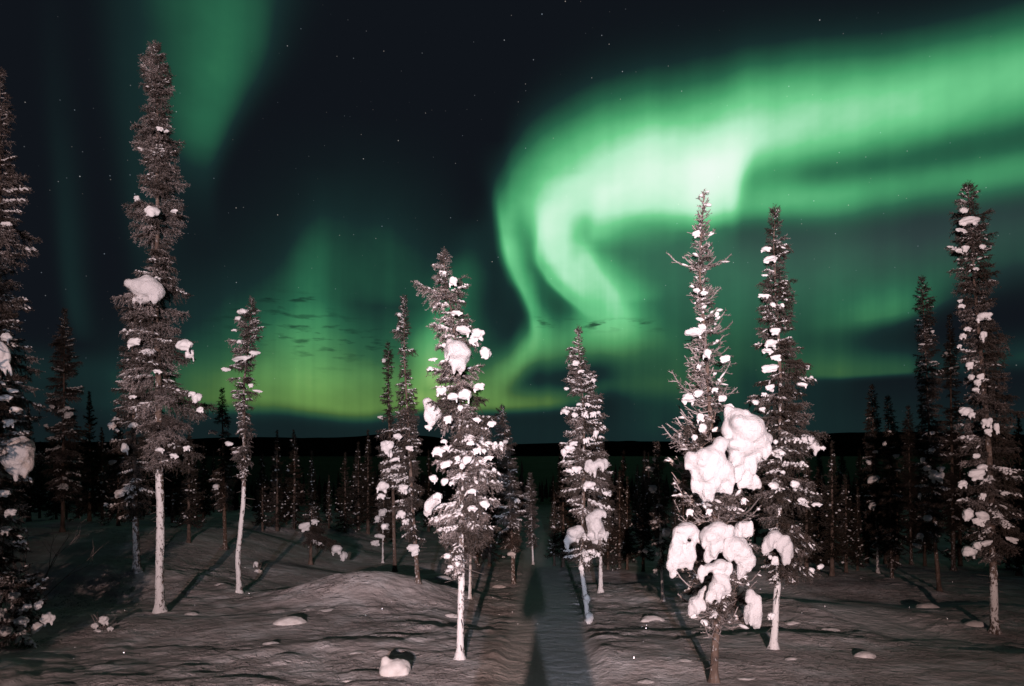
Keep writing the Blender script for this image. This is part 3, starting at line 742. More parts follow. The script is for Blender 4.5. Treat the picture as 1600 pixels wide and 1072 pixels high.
spruce('old wide-boughed spruce with a bare leafless shrub at its foot', (-6, 985), (0, 108),
       [(108, -3, 3), (140, -12, 8), (165, -16, 16), (200, -18, 15), (225, -20, 14), (240, -24, 23), (262, -28, 22), (285, -30, 40), (320, -34, 40), (345, -36, 28), (358, -45, 62), (372, -45, 80), (385, -40, 60), (400, -40, 34), (420, -45, 36), (450, -45, 38), (480, -50, 46), (500, -50, 44), (520, -50, 32), (560, -60, 48), (600, -64, 74), (625, -64, 70), (660, -64, 55), (700, -64, 60), (760, -60, 48), (800, -60, 36), (850, -60, 34), (900, -60, 40), (950, -50, 30)],
       955, 24, (1.15, 300, .34, .8, False, .3), [(6, 555, 13, 26), (10, 527, 9, 9), (12, 695, 13, 10), (10, 350, 9, 5), (6, 622, 12, 7), (25, 640, 9, 6), (14, 660, 10, 8), (5, 770, 12, 7), (16, 800, 10, 7), (8, 828, 10, 9), (20, 610, 10, 4)],
       masses=[(.5, [(28, 712, 22, 24), (38, 700, 13, 16), (20, 700, 14, 14), (44, 722, 8, 16), (30, 732, 15, 12)])], snow=[(985, .6), (700, .4), (108, .3)], seed=5)
spruce('pointed rusty-brown spruce beside the old spruce, small double snow ball on its front', (98, 831), (101, 483),
       [(483, 99, 103), (505, 94, 107), (525, 86, 114), (540, 78, 118), (555, 84, 116), (568, 76, 124), (580, 82, 128), (600, 74, 126), (625, 72, 126), (650, 70, 132), (680, 68, 132), (710, 66, 132), (740, 68, 132), (765, 72, 130), (780, 84, 124)], 782, 8, (1.4, 240, .22, .30, False, .2),
       [(107, 648, 6, 6), (106, 637, 5, 4), (74, 645, 4, 3), (82, 635, 5, 3), (72, 665, 3, 3)], snow=[(831, .25), (483, .3)], seed=7)
spruce('snow-flecked spruce trunk with drooping boughs close behind the tall club-topped spruce', (214, 893), (206, 500),
       [(500, 203, 209), (540, 192, 220), (580, 184, 232), (620, 176, 236), (660, 170, 240), (700, 166, 244), (740, 164, 246), (780, 162, 240), (800, 170, 228), (820, 190, 224)], 822, 14, (1.15, 230, .14, .28, False, .2),
       [(188, 770, 9, 8), (175, 665, 6, 7), (208, 664, 9, 6), (182, 672, 5, 4), (176, 722, 8, 5), (195, 700, 6, 12), (166, 788, 4, 4)], snow=[(893, .50), (830, .50), (780, .3), (500, .3)], seed=9)
spruce('slender spruce with bare crooked white trunk and a leaning bushy top', (374, 928), (394, 467),
       [(467, 390, 398), (480, 387, 402), (490, 378, 404), (500, 370, 408), (515, 364, 416), (530, 376, 416), (540, 350, 400), (548, 348, 402), (558, 360, 412), (566, 362, 416), (578, 346, 396), (590, 352, 394), (604, 362, 402), (615, 356, 410), (630, 362, 400), (640, 366, 412), (655, 372, 398), (675, 370, 400), (690, 350, 394), (720, 362, 394), (735, 368, 392), (752, 372, 388)], 752, 11, (1.3, 310, .28, .6, False, .5),
       [(376, 560, 16, 5), (398, 551, 10, 4), (380, 488, 9, 8), (372, 498, 6, 5), (353, 577, 9, 4), (402, 611, 8, 3), (392, 602, 5, 4), (374, 534, 4, 4), (366, 516, 5, 3), (358, 693, 10, 4), (376, 822, 5, 5)],
       axis=[(372, 870), (380, 790), (382, 690), (381, 600), (388, 540)], snow=[(928, .82), (780, .72), (755, .42), (467, .35)], seed=11)
spruce('short dark spruce between the slender crooked spruce and the tall club-topped spruce', (352, 858), (347, 608),
       [(608, 345, 349), (640, 338, 356), (680, 332, 362), (720, 328, 366), (760, 326, 368), (800, 330, 366)], 800, 8, DARK, [(333, 675, 7, 4), (338, 760, 6, 5)], seed=13)
spruce('left spruce of a rusty-brown pair, narrow with a dark spire top', (617, 893), (606, 536),
       [(536, 604, 609), (555, 598, 614), (575, 598, 616), (600, 598, 612), (625, 594, 614), (645, 592, 616), (665, 588, 616), (690, 586, 616), (720, 588, 626), (750, 590, 630), (780, 592, 632)], 740, 8, (1.25, 260, .12, .22, False, .3),
       [(600, 563, 3, 4), (601, 657, 4, 4), (594, 652, 4, 3)], axis=[(614, 760), (608, 660)], snow=[(893, .32), (536, .25)], seed=15)
spruce('right spruce of a rusty-brown pair, bottle-brush spire and snow-capped lower boughs', (653, 912), (631, 464),
       [(464, 629, 633), (478, 625, 636), (492, 621, 638), (510, 620, 640), (525, 616, 642), (534, 624, 636), (541, 630, 633), (549, 618, 652), (556, 627, 636), (575, 625, 640), (600, 618, 646), (625, 620, 654), (650, 618, 656), (670, 612, 654), (690, 598, 660), (715, 590, 672), (745, 592, 668), (780, 606, 664), (815, 614, 660), (845, 632, 664)], 846, 9, (1.4, 270, .16, .65, False, .3),
       [(621, 682, 7, 6), (604, 699, 11, 14), (630, 763, 8, 8), (627, 803, 7, 8), (599, 760, 9, 11), (596, 775, 8, 6), (645, 855, 10, 7), (634, 814, 7, 6), (624, 492, 4, 4), (622, 512, 3, 4), (618, 718, 7, 4), (648, 735, 5, 4), (640, 700, 6, 4), (600, 822, 6, 5), (604, 803, 5, 5), (649, 862, 6, 7)],
       axis=[(646, 820), (640, 700), (632, 560)], snow=[(912, .36), (464, .3)], seed=17)
spruce('thin-stemmed young spruce with peach snow lumps under the rusty pair', (598, 880), (600, 735),
       [(735, 597, 603), (760, 588, 612), (790, 584, 614), (820, 582, 616), (842, 590, 606)], 845, 4, DARK,
       [(598, 800, 6, 7), (602, 822, 6, 6), (594, 838, 8, 5), (590, 810, 5, 7), (586, 848, 6, 5)], snow=[(880, .55), (735, .3)], seed=19)
spruce('full snow-laden spruce on a white stem, big snow block high on its front', (719, 1030), (692, 396),
       [(396, 689, 695), (405, 683, 702), (418, 677, 708), (428, 684, 704), (440, 670, 724), (450, 664, 728), (457, 648, 736), (466, 676, 736), (482, 674, 726), (496, 676, 732), (505, 658, 740), (514, 662, 744), (530, 680, 742), (545, 682, 752), (560, 672, 766), (578, 664, 772), (595, 672, 764), (610, 664, 762), (625, 660, 774), (640, 658, 774), (662, 656, 788), (680, 664, 786), (700, 664, 790), (730, 662, 792), (760, 664, 790), (790, 660, 790), (815, 662, 788), (832, 668, 790), (845, 682, 774), (865, 684, 750), (885, 694, 742), (900, 704, 736)],
       902, 15, HEAVY, [(708, 439, 7, 9), (693, 427, 8, 6), (713, 489, 10, 6), (725, 516, 12, 9), (746, 522, 12, 12), (740, 534, 8, 7), (758, 551, 10, 13), (690, 611, 10, 9), (727, 617, 10, 12), (748, 604, 11, 8), (708, 620, 8, 9), (700, 655, 9, 8), (719, 637, 5, 5), (746, 704, 7, 6), (756, 705, 5, 5), (715, 716, 6, 6), (730, 718, 8, 9), (685, 705, 9, 9), (697, 700, 6, 7), (697, 725, 10, 8), (695, 752, 8, 7), (684, 776, 8, 9), (738, 768, 8, 7), (767, 769, 5, 5), (757, 788, 8, 9), (738, 794, 8, 7), (677, 748, 7, 8), (694, 690, 6, 5), (735, 692, 6, 4), (762, 716, 8, 5), (745, 656, 8, 5), (768, 662, 8, 6), (722, 728, 5, 6), (706, 755, 5, 5), (669, 668, 7, 5), (694, 540, 5, 5), (676, 562, 8, 4), (672, 577, 6, 3), (700, 868, 6, 5), (705, 886, 6, 4), (715, 880, 5, 5)],
       axis=[(721, 900), (722, 800), (718, 620), (708, 500), (698, 440)], snow=[(1030, .86), (890, .74), (860, .45), (396, .3)],
       masses=[(.30, [(714, 548, 18, 16), (708, 543, 12, 12), (722, 556, 13, 14), (715, 570, 9, 9), (702, 552, 8, 7)]), (.15, [(675, 640, 11, 14), (668, 628, 8, 7), (682, 646, 9, 9), (677, 652, 8, 6)]), (.2, [(674, 786, 9, 9), (668, 795, 6, 8), (680, 778, 7, 7)])], seed=21)
spruce('thin white-stemmed spruce close behind the full snow-laden spruce', (734, 936), (738, 700),
       [(700, 735, 741), (740, 722, 752), (800, 716, 756), (850, 718, 754), (870, 726, 744)], 870, 6, DARK, [(737, 852, 6, 8)], snow=[(936, .7), (870, .6), (700, .3)], seed=23)
spruce('blue-tinged frosted spruce peeking out behind the full snow-laden spruce', (803, 914), (784, 634),
       [(634, 782, 787), (650, 774, 792), (680, 770, 800), (720, 766, 808), (760, 766, 816), (800, 768, 820), (840, 774, 820), (860, 782, 814)], 862, 8, (1.3, 240, .18, .42, False, .2),
       [(807, 737, 4, 5), (808, 782, 4, 5), (798, 700, 4, 4), (800, 866, 6, 6), (790, 690, 4, 4), (806, 800, 5, 4)], axis=[(800, 850), (795, 740)], snow=[(914, .40), (634, .3)], seed=25)
spruce('small dim spruce by the far end of the footpath', (833, 882), (828, 740),
       [(740, 826, 830), (765, 819, 838), (800, 816, 842), (830, 818, 843), (855, 824, 840)], 856, 4, (1.3, 220, .2, .3, False, .2), [(834, 815, 4, 3)], snow=[(882, .6), (740, .3)], seed=27)
spruce('cone-shaped spruce with a tiny knob on its tip and snow plastered on its bent trunk', (919, 972), (904, 513),
       [(513, 901, 907), (519, 899, 909), (524, 902, 906), (533, 899, 908), (540, 894, 912), (550, 884, 917), (558, 886, 914), (570, 888, 922), (582, 886, 930), (598, 876, 934), (612, 882, 940), (628, 884, 942), (642, 872, 942), (656, 870, 948), (665, 886, 946), (690, 880, 948), (705, 873, 950), (735, 872, 952), (755, 868, 958), (775, 876, 966), (790, 884, 958), (815, 892, 948), (840, 884, 945), (860, 878, 944), (876, 880, 930), (886, 900, 924)],
       887, 10, (1.4, 310, .26, .95, False, .4), [(883, 643, 7, 6), (898, 648, 6, 5), (914, 648, 6, 6), (927, 647, 7, 5), (935, 645, 4, 4), (890, 701, 9, 8), (881, 707, 6, 9), (896, 693, 7, 5), (901, 733, 11, 6), (890, 736, 5, 5), (921, 758, 10, 9), (927, 594, 5, 4), (900, 567, 5, 6), (908, 580, 6, 3), (931, 677, 5, 7), (916, 688, 6, 5), (885, 607, 5, 3), (925, 862, 8, 6), (917, 872, 8, 7), (934, 866, 5, 5), (946, 771, 5, 5), (942, 666, 4, 3), (905, 632, 5, 4), (918, 632, 4, 4), (917, 935, 6, 9), (921, 965, 7, 11), (908, 888, 5, 8)],
       axis=[(913, 920), (908, 885), (912, 780), (912, 640), (905, 550)], snow=[(972, .86), (890, .74), (870, .4), (513, .3)],
       masses=[(.30, [(930, 822, 13, 13), (926, 808, 10, 8), (936, 800, 10, 6), (928, 838, 10, 8), (922, 812, 7, 6), (938, 828, 7, 8)]), (.25, [(897, 832, 12, 9), (889, 842, 7, 8), (904, 827, 8, 7), (886, 846, 5, 6)]), (.3, [(926, 730, 8, 9), (937, 724, 9, 7), (919, 726, 6, 8), (945, 722, 5, 6)])], seed=29)
spruce('spruce with a tan-and-white trunk tucked behind the cone-shaped spruce', (939, 926), (938, 690),
       [(690, 935, 941), (730, 922, 956), (780, 916, 962), (830, 918, 958), (868, 926, 950)], 868, 9, DARK, [(945, 836, 7, 9), (950, 770, 5, 5)], snow=[(926, .55), (690, .3)], seed=31)
spruce('small slim blue-lit spruce on a snow-wrapped stem with scattered round snow balls', (1036, 940), (1026, 692),
       [(692, 1024, 1028), (705, 1020, 1032), (718, 1019, 1036), (730, 1010, 1040), (745, 1016, 1036), (765, 1012, 1046), (790, 1012, 1050), (820, 1010, 1048), (850, 1008, 1048), (870, 1012, 1044), (890, 1020, 1040)], 890, 6, (1.15, 260, .25, .30, False, .3),
       [(1016, 732, 9, 5), (1010, 738, 5, 4), (1020, 763, 8, 8), (1041, 831, 7, 8), (1027, 865, 3, 5), (1008, 861, 5, 6), (1024, 893, 4, 6), (1022, 718, 3, 3), (1034, 846, 5, 4)], axis=[(1033, 880), (1030, 760)], snow=[(940, .75), (885, .62), (692, .3)], seed=33)
spruce('ragged half-bare spruce carrying huge smooth snow pillows, tan bark stem', (1115, 1066), (1100, 296),
       [(296, 1097, 1103), (312, 1088, 1108), (325, 1082, 1112), (345, 1078, 1112), (362, 1074, 1116), (378, 1082, 1106), (392, 1056, 1122), (402, 1066, 1136), (416, 1064, 1124), (432, 1084, 1108), (444, 1070, 1122), (456, 1072, 1130), (470, 1080, 1134), (485, 1084, 1136), (500, 1080, 1148), (520, 1066, 1140), (545, 1064, 1152), (560, 1066, 1160), (575, 1064, 1140), (588, 1036, 1136), (605, 1040, 1150), (625, 1066, 1148), (645, 1054, 1160), (670, 1042, 1172), (700, 1046, 1186), (730, 1046, 1196), (760, 1052, 1200), (790, 1062, 1190), (820, 1056, 1186), (850, 1046, 1190), (880, 1056, 1184), (905, 1084, 1176), (930, 1070, 1196), (950, 1066, 1196), (970, 1084, 1170), (982, 1100, 1140)],
       984, 15, SPARSE, [(1085, 519, 13, 11), (1097, 512, 7, 8), (1093, 499, 7, 4), (1076, 622, 13, 12), (1091, 614, 9, 7), (1088, 365, 7, 6), (1133, 560, 9, 7), (1105, 552, 8, 9), (1120, 491, 4, 6), (1129, 622, 7, 6), (1139, 636, 9, 7), (1094, 652, 6, 8), (1098, 668, 7, 8), (1121, 671, 8, 6), (1085, 683, 6, 6), (1117, 609, 6, 5), (1088, 454, 6, 5), (1108, 799, 5, 6), (1078, 800, 6, 8), (1092, 573, 5, 4), (1162, 782, 5, 7), (1100, 458, 6, 5), (1085, 960, 6, 6), (1100, 972, 7, 6), (1080, 952, 6, 5), (1206, 962, 6, 6)],
       axis=[(1120, 960), (1118, 800), (1108, 620), (1100, 520), (1094, 440), (1096, 360)], snow=[(1066, .30), (985, .32), (900, .2), (700, .2), (296, .3)],
       masses=[(.62, [(1166, 672, 29, 27), (1150, 654, 17, 17), (1140, 641, 8, 7), (1180, 688, 21, 22), (1160, 698, 24, 18), (1150, 718, 13, 14), (1170, 718, 10, 10), (1152, 734, 7, 8), (1187, 706, 9, 10), (1138, 672, 12, 14)]),
               (.72, [(1112, 722, 23, 26), (1125, 695, 11, 13), (1105, 742, 18, 18), (1130, 736, 17, 18), (1082, 716, 13, 10), (1096, 722, 16, 14), (1087, 748, 7, 12), (1110, 760, 13, 10), (1140, 748, 8, 12), (1127, 756, 9, 9), (1100, 764, 7, 6)]),
               (.62, [(1172, 732, 10, 10), (1168, 745, 8, 9), (1182, 752, 6, 9), (1160, 748, 6, 8)]),
               (.60, [(1074, 828, 17, 13), (1062, 838, 12, 14), (1056, 858, 11, 16), (1066, 870, 8, 11), (1078, 858, 9, 12), (1049, 872, 7, 14), (1052, 888, 4, 8), (1086, 836, 10, 8), (1080, 872, 5, 8)]),
               (.70, [(1110, 838, 17, 14), (1122, 826, 15, 12), (1134, 832, 13, 11), (1118, 852, 13, 11), (1104, 845, 8, 8), (1106, 866, 6, 6)]),
               (.62, [(1160, 822, 11, 7), (1168, 820, 7, 6), (1152, 828, 6, 6)]),
               (.74, [(1148, 854, 16, 17), (1160, 862, 15, 15), (1170, 874, 11, 11), (1140, 850, 10, 10), (1156, 888, 5, 8), (1158, 848, 9, 10)]),
               (.66, [(1126, 884, 11, 11), (1110, 886, 11, 6), (1136, 882, 7, 6), (1098, 892, 6, 5), (1126, 904, 14, 11), (1118, 918, 11, 10), (1132, 914, 8, 8), (1108, 930, 6, 8)]),
               (.5, [(1088, 940, 12, 9), (1098, 928, 8, 8), (1082, 948, 7, 6), (1104, 920, 6, 6)]),
               (.5, [(1178, 938, 10, 10), (1172, 928, 8, 9), (1180, 958, 12, 10), (1170, 954, 8, 8), (1184, 966, 7, 6)])], seed=35)
spruce('tall snow-spotted spruce with a white-plastered stem just right of the ragged pillow-laden spruce', (1208, 1014), (1211, 326),
       [(326, 1210, 1212), (336, 1203, 1217), (350, 1200, 1220), (364, 1198, 1219), (374, 1200, 1218), (380, 1198, 1232), (392, 1192, 1230), (405, 1192, 1229), (418, 1198, 1224), (432, 1188, 1222), (444, 1182, 1234), (454, 1184, 1246), (468, 1186, 1236), (485, 1186, 1236), (502, 1184, 1236), (510, 1186, 1246), (522, 1186, 1240), (536, 1174, 1252), (555, 1186, 1262), (574, 1186, 1268), (590, 1184, 1268), (605, 1182, 1270), (618, 1172, 1258), (632, 1166, 1262), (648, 1178, 1270), (668, 1182, 1274), (690, 1184, 1292), (702, 1186, 1298), (720, 1186, 1280), (745, 1180, 1270), (770, 1180, 1282), (790, 1182, 1286), (810, 1186, 1278), (840, 1190, 1262), (862, 1188, 1282), (885, 1186, 1290), (900, 1196, 1284), (915, 1204, 1262)],
       915, 14, (1.6, 330, .18, .6, False, .3), [(1203, 405, 13, 7), (1197, 389, 8, 5), (1211, 517, 10, 7), (1205, 536, 10, 8), (1199, 548, 9, 6), (1203, 575, 13, 8), (1212, 559, 7, 5), (1254, 601, 8, 5), (1202, 606, 7, 6), (1194, 616, 5, 4), (1194, 462, 9, 4), (1207, 476, 5, 5), (1222, 477, 4, 4), (1215, 709, 11, 9), (1208, 758, 11, 7), (1242, 756, 8, 7), (1253, 781, 7, 5), (1212, 690, 5, 5), (1203, 870, 4, 4), (1180, 628, 8, 5), (1190, 640, 5, 5), (1276, 788, 7, 4), (1213, 875, 7, 9), (1205, 962, 6, 7), (1223, 738, 5, 4), (1285, 700, 6, 4), (1268, 803, 4, 5), (1253, 724, 5, 6), (1282, 885, 6, 4), (1268, 890, 5, 4), (1195, 430, 6, 2), (1222, 438, 4, 3), (1246, 553, 4, 3), (1260, 574, 6, 4), (1212, 832, 6, 5)],
       axis=[(1216, 900), (1218, 760), (1220, 600), (1212, 450), (1209, 380)], snow=[(1014, .76), (900, .62), (860, .42), (326, .3)],
       masses=[(.4, [(1210, 838, 11, 10), (1200, 846, 8, 9), (1222, 846, 10, 10), (1230, 856, 9, 14), (1226, 864, 8, 8), (1196, 852, 5, 6)]), (.15, [(1266, 684, 8, 8), (1272, 694, 7, 8), (1258, 682, 6, 6)])], seed=37)
spruce('tall dark-red spruce with stacked snow caps near its tip and rows of lumps below', (1554, 990), (1512, 288),
       [(288, 1510, 1514), (298, 1502, 1522), (312, 1497, 1528), (324, 1499, 1526), (332, 1494, 1542), (345, 1494, 1540), (358, 1492, 1538), (370, 1482, 1544), (384, 1486, 1552), (396, 1488, 1546), (410, 1492, 1544), (422, 1482, 1548), (436, 1492, 1558), (444, 1492, 1564), (456, 1490, 1550), (472, 1494, 1550), (486, 1490, 1548), (500, 1508, 1554), (520, 1508, 1558), (538, 1506, 1572), (556, 1504, 1574), (575, 1508, 1562), (595, 1508, 1572), (620, 1512, 1576), (640, 1504, 1592), (665, 1500, 1596), (690, 1502, 1600), (720, 1506, 1596), (750, 1498, 1592), (780, 1502, 1588), (810, 1506, 1594), (840, 1508, 1598), (862, 1508, 1584), (875, 1526, 1566)],
       878, 15, (1.5, 300, .12, .36, False, .5), [(1505, 329, 8, 6), (1513, 345, 13, 9), (1523, 344, 9, 7), (1502, 360, 10, 4), (1500, 392, 10, 5), (1508, 388, 6, 6), (1538, 494, 13, 8), (1535, 525, 5, 9), (1512, 514, 6, 5), (1504, 525, 5, 6), (1499, 541, 4, 4), (1544, 545, 5, 4), (1532, 588, 6, 6), (1527, 598, 6, 8), (1525, 609, 5, 5), (1508, 642, 10, 9), (1519, 648, 6, 7), (1542, 660, 9, 9), (1543, 675, 6, 6), (1557, 668, 5, 10), (1526, 740, 13, 11), (1535, 730, 8, 7), (1504, 756, 7, 9), (1513, 803, 9, 12), (1535, 806, 12, 10), (1528, 815, 8, 7), (1536, 775, 5, 7), (1515, 862, 12, 11), (1526, 852, 9, 7), (1542, 848, 11, 5), (1517, 589, 6, 6), (1511, 685, 5, 5), (1526, 712, 5, 5), (1580, 843, 10, 5), (1570, 770, 6, 4), (1500, 470, 8, 3), (1503, 478, 6, 4), (1535, 385, 6, 4), (1548, 383, 3, 3), (1525, 420, 5, 3), (1515, 570, 6, 7)],
       axis=[(1552, 880), (1546, 720), (1534, 560), (1522, 430), (1516, 340)], snow=[(990, .40), (930, .55), (870, .35), (288, .2)], seed=39)
spruce('leaning narrow spruce on a bare tan stem, round snow ball at mid height', (1468, 925), (1440, 434),
       [(434, 1437, 1443), (448, 1434, 1449), (465, 1432, 1454), (476, 1430, 1460), (490, 1434, 1456), (510, 1432, 1462), (530, 1434, 1464), (555, 1432, 1468), (580, 1432, 1470), (610, 1434, 1474), (640, 1436, 1474), (670, 1434, 1480), (700, 1430, 1484), (725, 1424, 1490), (755, 1432, 1484), (790, 1436, 1478), (820, 1432, 1474), (850, 1420, 1468)],
       852, 8, (1.2, 270, .14, .34, False, .3), [(1464, 745, 12, 10), (1458, 738, 7, 6), (1470, 732, 7, 5), (1449, 731, 6, 5), (1456, 703, 6, 4), (1441, 623, 4, 4), (1450, 809, 6, 6), (1438, 838, 6, 8), (1437, 775, 3, 6), (1442, 718, 4, 5), (1457, 676, 5, 3), (1457, 518, 3, 3), (1440, 538, 5, 2), (1440, 570, 5, 3), (1432, 852, 8, 4)],
       axis=[(1462, 860), (1457, 770), (1450, 640), (1445, 520)], snow=[(925, .30), (434, .3)], seed=41)
spruce('dark spire behind and between the leaning narrow spruce and the dark-red spruce', (1490, 892), (1484, 492),
       [(492, 1482, 1486), (520, 1478, 1490), (560, 1474, 1496), (600, 1472, 1500), (660, 1468, 1504), (720, 1466, 1508), (780, 1466, 1510), (830, 1470, 1508)], 832, 8, (1.2, 220, .05, .16, False, .2), [(1478, 552, 3, 3), (1486, 575, 3, 2), (1487, 592, 4, 3)], seed=43)
spruce('leftmost of three dark spires against the hills, two dull snow pads on its side', (1372, 897), (1362, 603),
       [(603, 1360, 1364), (625, 1355, 1371), (650, 1354, 1374), (690, 1352, 1378), (730, 1350, 1382), (780, 1350, 1386), (820, 1352, 1388), (850, 1358, 1384)], 852, 6, (1.25, 220, .05, .14, False, .2), [(1365, 749, 11, 7), (1363, 790, 6, 8), (1359, 659, 4, 3), (1357, 722, 4, 5), (1368, 706, 4, 3)], snow=[(897, .5), (603, .2)], seed=45)
spruce('middle of three dark spires against the hills, thin stem', (1394, 905), (1387, 620),
       [(620, 1385, 1389), (645, 1380, 1396), (670, 1382, 1404), (710, 1378, 1406), (760, 1376, 1412), (810, 1374, 1414), (860, 1380, 1410), (890, 1386, 1402)], 890, 6, (1.25, 220, .07, .22, False, .2), [(1400, 712, 7, 4), (1382, 693, 3, 5), (1404, 735, 4, 3), (1390, 674, 3, 2)], seed=47)
spruce('rightmost of three dark spires against the hills, plain and snowless', (1424, 882), (1419, 635),
       [(635, 1417, 1421), (660, 1412, 1428), (700, 1408, 1432), (760, 1404, 1438), (820, 1404, 1440), (850, 1410, 1434)], 850, 6, (1.25, 220, .03, .08, False, .2), seed=49)
spruce('low snow-smothered young spruce at the foot of the old spruce', (14, 1010), (22, 890),
       [(890, 14, 32), (905, -4, 58), (930, -26, 78), (960, -34, 84), (985, -30, 78), (1012, -24, 70)], 1009, 4, HEAVY,
       [(74, 966, 9, 12), (34, 970, 10, 9), (10, 985, 12, 8), (58, 980, 8, 9), (42, 948, 8, 7), (22, 930, 8, 6), (60, 945, 6, 8), (0, 960, 10, 8)], snow=[(1010, .6), (845, .4)], seed=51)
spruce('stub of a young spruce with grey snow balls among the dark trees', (485, 882), (487, 792),
       [(792, 484, 490), (810, 474, 500), (830, 466, 520), (850, 474, 540), (862, 480, 535)], 862, 7, (.8, 240, .1, .3, False, .2), [(476, 822, 10, 9), (526, 858, 9, 10), (537, 868, 7, 8), (492, 815, 6, 5)], snow=[(882, .25), (792, .3)], seed=53)

# ------------------------------------------------------------------ the dark wood behind: single trees, copied from five built ones
proto = []
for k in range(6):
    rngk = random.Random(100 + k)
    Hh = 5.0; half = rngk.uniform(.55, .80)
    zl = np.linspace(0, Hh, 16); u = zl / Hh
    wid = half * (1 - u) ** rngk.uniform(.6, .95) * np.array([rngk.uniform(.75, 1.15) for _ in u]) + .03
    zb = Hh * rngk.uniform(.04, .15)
    crown, ts = make_crown([0, Hh], [0, rngk.uniform(-.08, .08)], list(zl), list(wid), list(wid * rngk.uniform(.85, 1.15)), zb, Hh, (1.0, 110, .0, .08, False, .2), .036, 200 + k)  # frost left off needles and bark: lamp falloff put into their colour
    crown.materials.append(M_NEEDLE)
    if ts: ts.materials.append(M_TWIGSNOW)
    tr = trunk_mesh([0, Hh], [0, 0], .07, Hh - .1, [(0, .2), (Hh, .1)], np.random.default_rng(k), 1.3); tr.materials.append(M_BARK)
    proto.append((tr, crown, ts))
WOOD = [  # px, base row or None, top row, distance, label index
    (433, 830, 672, None, 0), (460, 826, 672, None, 0), (487, 830, 704, None, 0), (539, 832, 707, None, 0), (575, 834, 672, None, 0),
    (295, 848, 672, None, 1), (560, 828, 690, None, 0), (410, 830, 705, None, 0), (514, 826, 742, None, 0), (140, None, 612, 19., 1),
    (45, None, 640, 20., 1), (160, None, 668, 24., 1), (270, None, 655, 21., 1), (318, None, 690, 23., 1), (62, None, 690, 26., 1), (185, None, 640, 18., 1),
    (980, 890, 745, None, 2), (1005, 893, 752, None, 2), (968, 888, 735, None, 2), (880, 886, 715, None, 2), (866, 884, 770, None, 2), (950, 890, 760, None, 2),
    (1300, 900, 690, None, 3), (1322, 895, 742, None, 3), (1340, 892, 760, None, 3), (1278, 893, 730, None, 3), (1260, 897, 720, None, 3), (1592, 900, 650, None, 3), (1575, 890, 705, None, 3), (1445, 885, 720, None, 3), (1500, 885, 690, None, 3), (1068, 890, 735, None, 2), (1055, 888, 748, None, 2), (765, 885, 690, None, 2), (745, 880, 720, None, 2)]
rw = random.Random(77)
BESIDE = [(-4.6, 4.4, 2.8), (-5.6, 5.4, 5.2), (-8.7, 8.2, 6.5), (6.6, 4.6, 5.5)]  # unseen spruces; the first is added to darken the left foreground
for k in range(150):
    px = rw.uniform(-60, 1660)
    dd = rw.uniform(17, 40) if k < 100 else rw.uniform(38, 62)
    if abs((px - CX) / FPX * dd - (.16 + .034 * dd)) < .9: continue
    if px < 640 and dd < 20: continue
    top = rw.uniform(684, 760) if dd < 32 and px > 640 else rw.uniform(700, 785)
    WOOD.append((px, None, top, dd, 4))
WL = ['dim spruce in the dark wood left of the rusty-brown pair', 'shadowy spruce behind the rusty spruce and the tall club-topped spruce', 'shadowy spruce beside the far end of the footpath',
      'shadowy spruce of the dark wood around the three spires', 'far spruce deep in the dark wood']
WG = ['spruces of the dim wood left of centre', 'shadowy spruces at the left', 'shadowy spruces by the footpath', 'shadowy spruces at the right', 'far spruces of the dark wood']
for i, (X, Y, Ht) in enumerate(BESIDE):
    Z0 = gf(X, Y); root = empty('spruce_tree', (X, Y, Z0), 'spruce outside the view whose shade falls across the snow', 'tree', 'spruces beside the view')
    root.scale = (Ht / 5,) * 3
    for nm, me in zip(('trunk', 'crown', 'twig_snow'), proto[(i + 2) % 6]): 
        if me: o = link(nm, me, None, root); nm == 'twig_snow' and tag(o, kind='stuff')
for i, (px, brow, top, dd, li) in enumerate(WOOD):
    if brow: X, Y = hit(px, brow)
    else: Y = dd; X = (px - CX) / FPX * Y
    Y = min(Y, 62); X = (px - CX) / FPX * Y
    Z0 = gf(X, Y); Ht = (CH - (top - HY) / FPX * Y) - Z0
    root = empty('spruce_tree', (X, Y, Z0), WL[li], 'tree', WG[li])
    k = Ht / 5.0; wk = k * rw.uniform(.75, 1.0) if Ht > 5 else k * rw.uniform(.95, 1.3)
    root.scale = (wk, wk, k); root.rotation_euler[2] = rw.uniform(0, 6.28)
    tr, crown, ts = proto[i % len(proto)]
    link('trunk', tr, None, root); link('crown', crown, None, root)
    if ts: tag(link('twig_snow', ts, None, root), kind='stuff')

# the wood beyond, one dark mass down the slope
rf = np.random.default_rng(9)
N = 1500
fy = rf.uniform(66, 420, N); fx = rf.uniform(-1.15, 1.15, N) * fy
ok = np.abs(fx - (.16 + .034 * fy)) > 1.2
fx, fy = fx[ok], fy[ok]; N = len(fx); fz = g(fx, fy, False); fh = rf.uniform(3.2, 6.5, N)
vv, ff = [], []
TI, SD = 6, 7
for i in range(N):
    b0 = len(vv)
    for tI in range(TI):
        u = tI / TI
        r = fh[i] * .13 * (1 - u) ** .8
        off = rf.uniform(0, 6.28)
        for s in range(SD):
            an = off + 6.2832 * s / SD; q = r * rf.uniform(.55, 1.25)
            vv.append((fx[i] + math.cos(an) * q, fy[i] + math.sin(an) * q, fz[i] + fh[i] * (.08 + .85 * u) - .1 * q))
        vv.append((fx[i], fy[i], fz[i] + fh[i] * (.08 + .85 * u) + fh[i] * .22))
        a = b0 + tI * (SD + 1)
        for s in range(SD): ff.append((a + s, a + (s + 1) % SD, a + SD))
me = mesh_np('far_wood', np.array(vv), np.array(ff), {'frost': np.full(len(vv), .02)}, smooth=False)
tag(link('far_wood', me, M_NEEDLE), 'dark mass of distant conifers down the slope', 'wood', kind='stuff')

